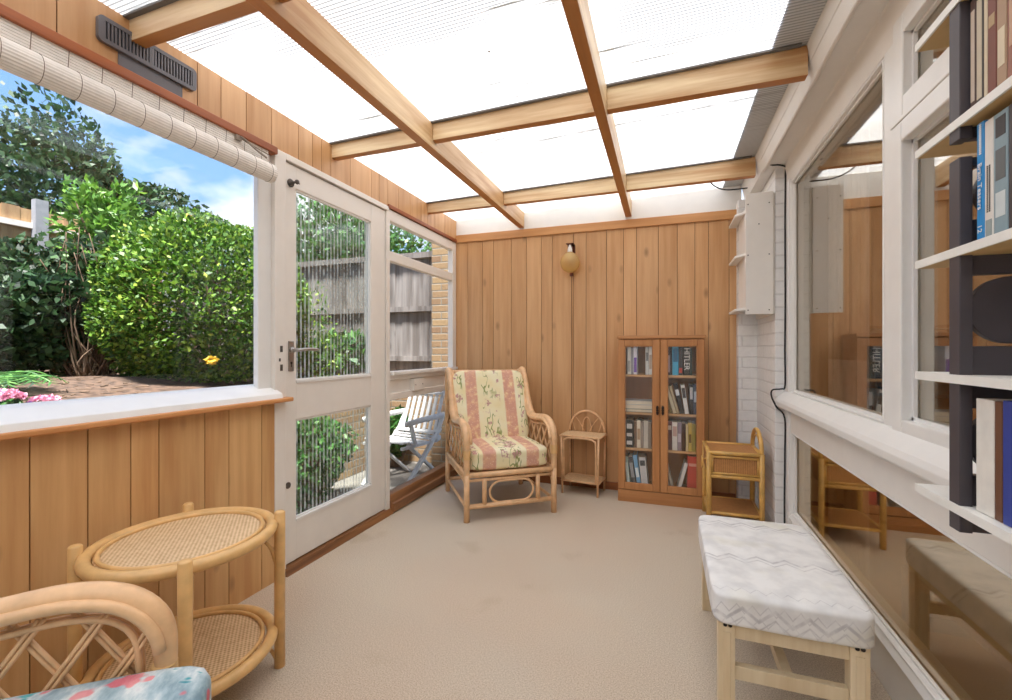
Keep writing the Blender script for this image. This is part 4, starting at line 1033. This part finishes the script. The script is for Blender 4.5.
for lab, c, th, h, stp in (('tall white book', (234, 228, 218), .045, .195, ()), ('brown cloth book', (110, 70, 48), .017, .195, ()), ('royal blue book', (46, 66, 150), .02, .198, ()), ('green book', (60, 90, 70), .03, .19, ())):
    sbook(lab + ' on the lowest hanging shelf', c, th, h, .13, y, zs[0], stp); y -= th + .002
y = 1.0
for lab, c, th in (('brown topmost book', (110, 80, 60), .03), ('grey topmost book', (120, 118, 116), .03)):
    sbook(lab + ' of the hanging shelf', c, th, .2, .13, y, zs[4]); y -= th + .002

# ---------------------------------------------------------------- inside the house
cu = MB(); pts = []
n_ = 60
for k in range(n_ + 1):
    yy = 2.50 + .42 * k / n_; pts.append((.86 + .022 * math.sin(k * .9) + .01 * math.sin(k * .37), yy))
for k in range(n_):
    (xa, ya), (xb2, yb2) = pts[k], pts[k + 1]
    for z0, z1 in ((.04, 1.05), (1.05, 2.12)): cu.add([(xa, ya, z0), (xb2, yb2, z0), (xb2, yb2, z1), (xa, ya, z1)], [(0, 1, 2, 3)], 0, .5)
o = cu.build('curtain', 'curtain', None, smooth=True); so_ = o.modifiers.new('thick', 'SOLIDIFY'); so_.thickness = .002
tag(o, 'pale pink net curtain hanging inside the house window', 'curtain')
ib = thing('bench_reflection_standin', 'grey topped bench added behind the low window to stand for a reflected bench', 'bench', (.985, 1.45, 0))  # added bench shape stands in for the bench reflection in the pane
for sx in (-1, 1):
    for sy in (-1, 1): MB().box(*sorted((sx * .205, sx * .155)), *sorted((sy * .50, sy * .44)), 0, .35).build('leg', 'brownwood', ib, bevel=.003)
for sy in (-1, 1): MB().box(-.155, .155, sy * .47 - .012, sy * .47 + .012, .15, .2).build('stretcher', 'brownwood', ib)
MB().box(-.19, .19, -.48, .48, .31, .36).build('apron', 'brownwood', ib)
MB().cushion((0, 0, .40), (.44, 1.06, .10), p=7, n=12).build('seat_pad', 'greyseat', ib, smooth=True)
sp = thing('stand_post', 'white tubular stand with round foot inside the house window', 'stand', (1.16, 2.32, 0))
MB().lathe([(.075, 0), (.075, .012), (.02, .02)], 20).build('round_foot', 'white', sp); MB().tube([(0, 0, .015), (0, 0, .75)], .018, 12).build('pole', 'curtain', sp, smooth=True)
cbx = thing('indoor_bookshelf', 'dim wooden bookshelf inside the house behind the tall window', 'bookshelf', (1.45, 3.48, 0))
mb = MB(); mb.box(-.45, -.43, -.15, .15, 0, 1.25); mb.box(.43, .45, -.15, .15, 0, 1.25); mb.box(-.43, .43, .14, .15, 0, 1.25); mb.build('side_panel', 'brownwood', cbx)
for z in (.05, .42, .8, 1.23): MB().box(-.43, .43, -.15, .14, z, z + .018).build('shelf', 'brownwood', cbx)
for i in range(9):
    c = ((46, 60, 84), (40, 46, 60), (70, 76, 90), (90, 60, 50))[i % 4]; th = .035
    o = book('dim ' + ('navy', 'black blue', 'slate', 'brown', 'dark navy', 'inky black', 'grey slate', 'dull brown', 'deep blue')[i] + ' book on the bookshelf inside the house', c, th, .25 + .02 * (i % 3), .18, (1.06 + i * .04, 3.36, .819), 0, 0, 'books inside the house')

# ---------------------------------------------------------------- outdoors
rng = np.random.default_rng(11)
def leaves_mesh(name, mat, parent, pos, size, elong=1.8, up=.35, normals=None, var=None, loc=None):
    n = len(pos); pos = np.asarray(pos, float)
    d = rng.normal(size=(n, 3)); d[:, 2] = d[:, 2] * .8 + up
    if normals is not None: d = d * .75 + normals * .75
    d /= np.linalg.norm(d, axis=1)[:, None]
    q = rng.normal(size=(n, 3)); q -= d * (q * d).sum(1)[:, None]; q /= np.linalg.norm(q, axis=1)[:, None]
    nn = np.cross(d, q)
    s = size * rng.uniform(.65, 1.3, n)[:, None]
    L = d * s * elong * .5; Wd = q * s * .5
    V = np.empty((n, 4, 3)); V[:, 0] = pos - L; V[:, 1] = pos + Wd + nn * s * .12; V[:, 2] = pos + L; V[:, 3] = pos - Wd + nn * s * .12
    me = bpy.data.meshes.new(name); me.vertices.add(n * 4); me.vertices.foreach_set('co', V.reshape(-1))
    me.loops.add(n * 4); me.loops.foreach_set('vertex_index', np.arange(n * 4)); me.polygons.add(n)
    me.polygons.foreach_set('loop_start', np.arange(n) * 4); me.polygons.foreach_set('loop_total', np.full(n, 4))
    me.materials.append(M[mat]); a = me.attributes.new('var', 'FLOAT', 'FACE')
    a.data.foreach_set('value', (np.clip(rng.beta(2, 2.2, n) if var is None else var, 0, 1)).astype(np.float32))
    me.update(); me.validate()
    o = bpy.data.objects.new(name, me); COL.objects.link(o)
    if parent: o.parent = parent
    return o
def blob(n, c, r, shell=.75, lumps=9, amp=.16, zmin=None):
    u = rng.normal(size=(n, 3)); u /= np.linalg.norm(u, axis=1)[:, None]
    ld = rng.normal(size=(lumps, 3)); ld /= np.linalg.norm(ld, axis=1)[:, None]
    k = np.max(np.exp(((u @ ld.T) - 1) * 7), axis=1)
    rad = (rng.uniform(shell ** 2, 1, n)) ** .5 * (1 - amp + amp * 1.9 * k)
    p = u * rad[:, None] * np.asarray(r) + np.asarray(c)
    if zmin is not None:
        m = p[:, 2] > zmin; p = p[m]; u = u[m]
    return p, u
def branches(parent, base, tips, r=.02, name='branch', mat='bark', each=False):
    mb = MB(); base = Vector(base)
    for t in tips:
        t = Vector(t); mid = base.lerp(t, .5) + Vector((random.uniform(-.08, .08), random.uniform(-.08, .08), random.uniform(0, .1)))
        mb.tube(bz([base, mid, t], 4), [r * (1 - .75 * i / 8) for i in range(9)], 6)
    return mb.build(name, mat, parent, smooth=True)
def bush(name, label, cat, c, r, n, size, mat, shell=.7, group=None, base_z=.85, lumps=9, amp=.16, elong=1.8, zmin=None, tips=12):
    t = thing(name, label, cat, (c[0], c[1], base_z), 0, group)
    p, u = blob(n, (0, 0, c[2] - base_z), r, shell, lumps, amp, zmin=(zmin - base_z) if zmin is not None else None)
    leaves_mesh('foliage', mat, t, p, size, elong, normals=u)
    tp = p[rng.choice(len(p), tips)] * .8 + np.array((0, 0, (c[2] - base_z) * .2))
    branches(t, (0, 0, -.04), [tuple(q) for q in tp], .022)
    return t
# ground, patio, retaining walls
struct(MB().box(-2.95, -1.80, YF - .5, 4.65, -.25, -.15).build('patio', 'patio'), 'grey stone patio outside the garden door')
rw = MB().box(-3.05, -2.93, -3, 4.65, -.25, .69); rw.box(-3.08, -2.91, -3, 4.65, .69, .73)
struct(rw.build('retaining_wall', 'brickyellow'), 'low brick wall holding back the flower bed')
vs = []; fs = []
nx, ny = 24, 40
for i in range(nx + 1):
    for j in range(ny + 1):
        x = -3.04 - i * .5; yy = -6 + j * .45
        vs.append((x, yy, .72 + .15 * min(1, (-3 - x) / 1.0) + random.uniform(-.02, .02) + max(0, -x - 6.5) * .03))
for i in range(nx):
    for j in range(ny):
        a = i * (ny + 1) + j; fs.append((a, a + 1, a + ny + 2, a + ny + 1))
struct(MB().add(vs, fs).build('ground', 'soil', smooth=True), 'bare brown soil of the raised flower bed')
struct(MB().box(-12, 6, 4.58, 40, -.4, .3).build('lawn', 'soil'), 'ground beyond the boundary fence')
# twig and chip litter: uncountable
mb = MB()
for k in range(240):
    x, yy = random.uniform(-4.4, -3.1), random.uniform(.5, 2.2); a = random.uniform(0, PI); L_ = random.uniform(.02, .11)
    z = (.72 + .15 * min(1, (-3 - x) / 1.0)) + .012 + random.uniform(-.015, .012)
    mb.tube([(x, yy, z), (x + L_ * math.cos(a), yy + L_ * math.sin(a), z + random.uniform(0, .012))], random.uniform(.002, .005), 4)
tag(mb.build('leaf_litter', 'bark'), 'dry twigs and litter scattered over the soil', 'litter', kind='stuff')

# brick pier and house side wall beyond the side light
o = MB().box(-2.34, -1.90, 4.25, 4.7, -.2, 2.9).build('brick_pier', 'brickyellow'); tag(o, 'yellow stock brick pier outside the side light', 'pier')
# grey fence
gf = thing('garden_fence', 'weathered grey close board fence behind the garden door', 'fence', (-4.6, 4.62, .0))
def fence(parent, xa, xb, z0, z1, bw=.115, mat='fencegrey', axis='x', rails=(1.0, 1.58), y=0, rmat=None, cap=True):
    x = xa; i = 0; mb = MB()
    while x < xb - .01:
        b = min(bw, xb - x); off = .0 if i % 2 else .008
        mb.box(x, x + b + .012, y + .02 + off, y + .03 + off, z0, z1 - random.uniform(0, .012)); x += bw; i += 1
    mb.build('fence_boards', mat, parent)
    for z in rails: MB().box(xa, xb, y - .025, y + .02, z - .03, z + .03).build('rail', rmat or mat, parent)
    if cap: MB().box(xa, xb, y - .035, y + .05, z1 - .03, z1 + .035).build('top_rail', rmat or mat, parent)
fence(gf, -2.6, 2.13, .25, 2.20)
for x in (-2.4, -.6, 1.2): MB().box(x - .04, x + .04, -.055, .02, -.2, 2.15).build('fence_post', 'fencegrey', gf)
MB().box(2.14, 2.25, -.09, .03, -.2, 2.36).build('fence_post', 'post', gf)
MB().box(-2.6, 2.13, -.02, .02, -.2, .25).build('gravel_board', 'fencegrey', gf)
rw2 = MB().box(-3.0, -2.35, 4.40, 4.52, -.2, .62); struct(rw2.build('retaining_wall', 'brickyellow'))
# tan fence at the left
tf = thing('tan_fence', 'tan wooden fence with pale rail behind the left shrubs', 'fence', (-6.5, 0, 0), PI / 2)
fence(tf, .2, 4.4, .9, 2.64, .13, 'fencetan', rails=(2.45,), y=0, rmat='raillight', cap=False)
for y in (2.95, 4.3, .9): MB().box(y - .055, y + .055, -.08, .0, .8, 2.74).build('fence_post', 'post', tf)
# trees and shrubs
hg = bush('rounded_hedge_bush', 'large rounded bright green hedge bush outside the garden window', 'bush', (-3.98, 3.02, 1.50), (.78,   .80, .78), 46000, .026, 'leaf_hedge', .80, lumps=60, amp=.15, base_z=.80, elong=1.7, zmin=.83, tips=18)
p, u = blob(70, (0, 0, 0), (.04, .04, .04), .3)
leaves_mesh('yellow_leaves', 'leaf_yellow', hg, p * .7 + np.array((.62, -.46, .22)), .04, 1.4)
p, u = blob(40, (0, 0, 0), (.05, .05, .05), .3)
leaves_mesh('yellow_leaves', 'leaf_yellow', hg, p * .7 + np.array((.25, -.35, 1.40)), .035, 1.4)
p, u = blob(3500, (.30, .70, .2), (.5, .4, .75), .5, 12, .3)
leaves_mesh('foliage', 'leaf_hedge', hg, p, .026, 1.7, normals=u)
bush('leafy_shrub', 'dark green leafy shrub at the left edge of the bed', 'shrub', (-4.95, 1.95, 1.36), (.48, .62, .56), 12000, .042, 'leaf_dark', .55, lumps=12, amp=.3)
bush('leafy_shrub', 'fresh green spreading shrub in front of the tan fence', 'shrub', (-5.6, 2.3, 1.60), (.40, .8, .42), 4500, .05, 'leaf_mid', .5, lumps=12, amp=.4)
bush('leafy_shrub', 'low dark shrub under the left end of the window', 'shrub', (-4.5, .65, 1.30), (.5, .6, .48), 7000, .042, 'leaf_dark', .5, lumps=12, amp=.3)
bush('sumac_shrub', 'lime green fine leaved shrub rising behind the hedge bush', 'shrub', (-5.7, 3.15, 2.30), (.30, .36, .66), 2600, .04, 'leaf_lime', .4, lumps=14, amp=.4, elong=2.6)
tw = thing('bare_twig_bush', 'tangled brown bare twigs between the dark shrub and the hedge bush', 'shrub', (-4.65, 2.45, .84))
mb = MB()
for k in range(150):
    a = random.uniform(0, 2 * PI); L_ = random.uniform(.3, 1.25); rr_ = random.uniform(.05, .34)
    b_ = Vector((random.uniform(-.12, .12), random.uniform(-.12, .12), 0)); tpt = Vector((rr_ * math.cos(a), rr_ * math.sin(a), L_))
    md = b_.lerp(tpt, .5) + Vector((random.uniform(-.15, .15), random.uniform(-.15, .15), random.uniform(-.1, .1)))
    mb.tube(bz([b_, md, tpt], 3), [.009, .008, .007, .006, .005, .004, .003][:7], 5)
mb.build('twigs', 'bark', tw, smooth=True)
p, u = blob(2600, (-.1, 0, .65), (.34, .34, .65), .3, 10, .3); leaves_mesh('foliage', 'leaf_dark', tw, p, .045)
def tree(label, x, y, top, r, n, size, mat, base=.8, shell=.45, lumps=16, amp=.45, kind='tree', crown=None):
    h = crown or (top - base) * .62; cz_ = top - h / 2
    t = thing(kind, label, 'tree', (x, y, base))
    p, u = blob(n, (0, 0, cz_ - base), (r, r, h / 2), shell, lumps, amp)
    leaves_mesh('foliage', mat, t, p, size, 1.7, normals=u)
    MB().tube(bz([(0, 0, 0), (.05, .03, (cz_ - base) * .5), (0, 0, cz_ - base)], 4), [.11, .10, .10, .09, .09, .08, .07, .06, .05], 8).build('trunk', 'bark', t, smooth=True)
    tp = p[rng.choice(len(p), 14)] * .85 + np.array((0, 0, (cz_ - base) * .15))
    branches(t, (0, 0, (cz_ - base) * .75), [tuple(q) for q in tp], .04)
    return t
tree('big dark green broadleaf tree beyond the tan fence', -9.2, 4.75, 4.85, 1.4, 15000, .065, 'leaf_dark', crown=3.0, amp=.5)
tree('sparse dark tree at the left edge beyond the tan fence', -10.6, 2.1, 4.8, 1.0, 4500, .065, 'leaf_dark', crown=2.9, amp=.55)
tree('tall thin tree tip behind the hedge bush', -7.4, 6.9, 4.0, .4, 1400, .06, 'leaf_mid', crown=2.0)
tree('darker tree behind the hedge bush nearest the door post', -6.6, 8.2, 3.95, .65, 3600, .06, 'leaf_mid', crown=2.4)
tree('wide leafy tree beyond the grey fence seen through the door glass', -5.2, 6.6, 3.65, 1.3, 12000, .06, 'leaf_mid', crown=2.4, amp=.3)
tree('round leafy tree beyond the grey fence seen through the side light', -2.4, 6.9, 3.0, .95, 7000, .05, 'leaf_dark', base=.3, crown=1.8, amp=.3)
tree('low hedge tree far behind the tan fence', -9.8, .3, 3.2, 1.1, 6000, .07, 'leaf_dark', crown=2.2, amp=.3)
tree('rounded tree behind the lime shrub', -8.6, 7.9, 3.3, .8, 5000, .07, 'leaf_dark', crown=2.2, amp=.3)
# ferns
def fern(label, loc, n=9, L_=.42, s=1.0):
    t = thing('fern', label, 'fern', loc, 0, 'ferns in the flower bed')
    for k in range(n):
        a = 2 * PI * k / n + random.uniform(-.2, .2); mb = MB(); prev = None
        pts = []
        for i in range(13):
            f = i / 12; r_ = L_ * (f * .95); z = L_ * (1.05 * f - .85 * f * f) * 1.1
            pts.append(Vector((r_ * math.cos(a), r_ * math.sin(a), z)))
        mb.tube(pts, .003, 4)
        sd_ = Vector((-math.sin(a), math.cos(a), 0))
        for i in range(2, 13):
            w_ = .085 * s * math.sin(PI * (i / 13.5)) + .012; f_ = (pts[i] - pts[i - 1]).normalized()
            for sg in (-1, 1):
                c0 = pts[i]; tipp = c0 + sd_ * sg * w_ + f_ * .03 - Vector((0, 0, .012))
                mb.add([c0 - f_ * .009, tipp, c0 + f_ * .012], [(0, 1, 2)])
        mb.build('frond', 'leaf_mid', t)
fern('larger green fern beside the dark shrub', (-3.75, 1.56, .85), 11, .26)
fern('smaller green fern nearest the window left edge', (-4.25, 1.72, .86), 9, .26)
# flowers
def flower(label, loc, petal, r, n=230):
    t = thing('flower_clump', label, 'flowers', loc, 0, 'flower clumps below the window')
    p, u = blob(n, (0, 0, .11), (r, r, r * .5), .75, 5, .1); leaves_mesh('petals', petal, t, p, .020, 1.2, normals=u)
    p, u = blob(220, (0, 0, .045), (r * 1.2, r * 1.2, .05), .4, 5, .2, zmin=.003); leaves_mesh('foliage', 'leaf_mid', t, p, .03, 2.2)
flower('pink flower clump at the left edge of the sill', (-3.15, 1.31, .76), 'petal', .065)
flower('pink flower clump just above the window sill', (-3.14, 1.455, .715), 'petal', .065)
flower('small mauve flower clump between the pink ones', (-3.13, 1.375, .70), 'petal2', .04, 120)
# low plants seen through the door
bush('patio_shrub', 'green shrub on the patio behind the lower door glass', 'shrub', (-2.62, 2.75, .25), (.22, .5, .38), 5200, .028, 'leaf_mid', .4, base_z=-.15, zmin=-.14)
bush('patio_shrub', 'darker shrub on the patio towards the grey fence', 'shrub', (-2.72, 4.15, .2), (.14, .2, .3), 1200, .05, 'leaf_mid', .4, base_z=-.15, zmin=-.14)
bush('patio_shrub', 'broad leaved plant in front of the grey fence', 'shrub', (-3.6, 4.25, 1.05), (.5, .2, .28), 900, .08, 'leaf_mid', .4, base_z=.82, zmin=.83)

# ---------------------------------------------------------------- folding garden chair outside the side light
gc = thing('folding_garden_chair', 'white slatted folding garden chair on the patio outside the side light', 'chair', (-2.33, 3.70, -.15), R(-12))
w = .24
def slat(mb, p0, p1, wd, th): 
    p0, p1 = Vector(p0), Vector(p1); d = (p1 - p0).normalized(); x = Vector((1, 0, 0))
    if abs(d.dot(x)) > .9: x = Vector((0, 1, 0))
    n_ = d.cross(x).normalized(); x = n_.cross(d).normalized()
    vs = [p + x * a * wd / 2 + n_ * b * th / 2 for p in (p0, p1) for a in (-1, 1) for b in (-1, 1)]
    return mb.add(vs, [(0, 1, 3, 2), (4, 6, 7, 5), (0, 4, 5, 1), (2, 3, 7, 6), (0, 2, 6, 4), (1, 5, 7, 3)])
for k in range(7):
    x = -w + .03 + k * (2 * w - .06) / 6
    slat(MB(), (x, .17, .40), (x, .33, .86), .034, .014).build('back_slat', 'gwhite', gc, bevel=.002)
mb = MB(); slat(mb, (-w, .19, .46), (w, .19, .46), .09, .02); slat(mb, (-w, .315, .82), (w, .315, .82), .05, .02)
mb.build('back_rail', 'gwhite', gc, bevel=.002)
for sx in (-1, 1):
    mb = MB(); slat(mb, (sx * (w + .01), -.28, .0), (sx * (w + .01), .22, .50), .045, .022); mb.build('front_leg', 'gwhite', gc, bevel=.003)
    mb = MB(); slat(mb, (sx * (w - .02), .30, .0), (sx * (w - .02), -.18, .40), .045, .022); mb.build('rear_leg', 'gwhite', gc, bevel=.003)
    mb = MB().tube(bz([(sx * (w + .03), -.26, .60), (sx * (w + .035), -.1, .615), (sx * (w + .03), .1, .62), (sx * (w + .02), .27, .625)], 5), .026, 8, ry=.012); mb.build('armrest', 'gwhite', gc, smooth=True)
    mb = MB(); slat(mb, (sx * (w + .03), -.14, .40), (sx * (w + .03), -.20, .60), .035, .02); slat(mb, (sx * (w + .01), .14, .38), (sx * (w + .01), .27, .62), .035, .02)
    mb.lathe([(.028, w + .02), (.028, w + .045)] if sx > 0 else [(.028, -w - .045), (.028, -w - .02)], 14, (0, .17, .42), axis='x'); mb.build('arm_support', 'gwhite', gc)
for k in range(8):
    yy = -.27 + k * .058; zz = .405 + .02 * math.cos(k * .8)
    MB().box(-w, w, yy, yy + .04, zz, zz + .014).build('seat_slat', 'gwhite', gc, bevel=.002)
mb = MB(); mb.box(-w - .01, -w + .012, -.28, .2, .375, .40); mb.box(w - .012, w + .01, -.28, .2, .375, .40); mb.build('seat_frame', 'gwhite', gc)
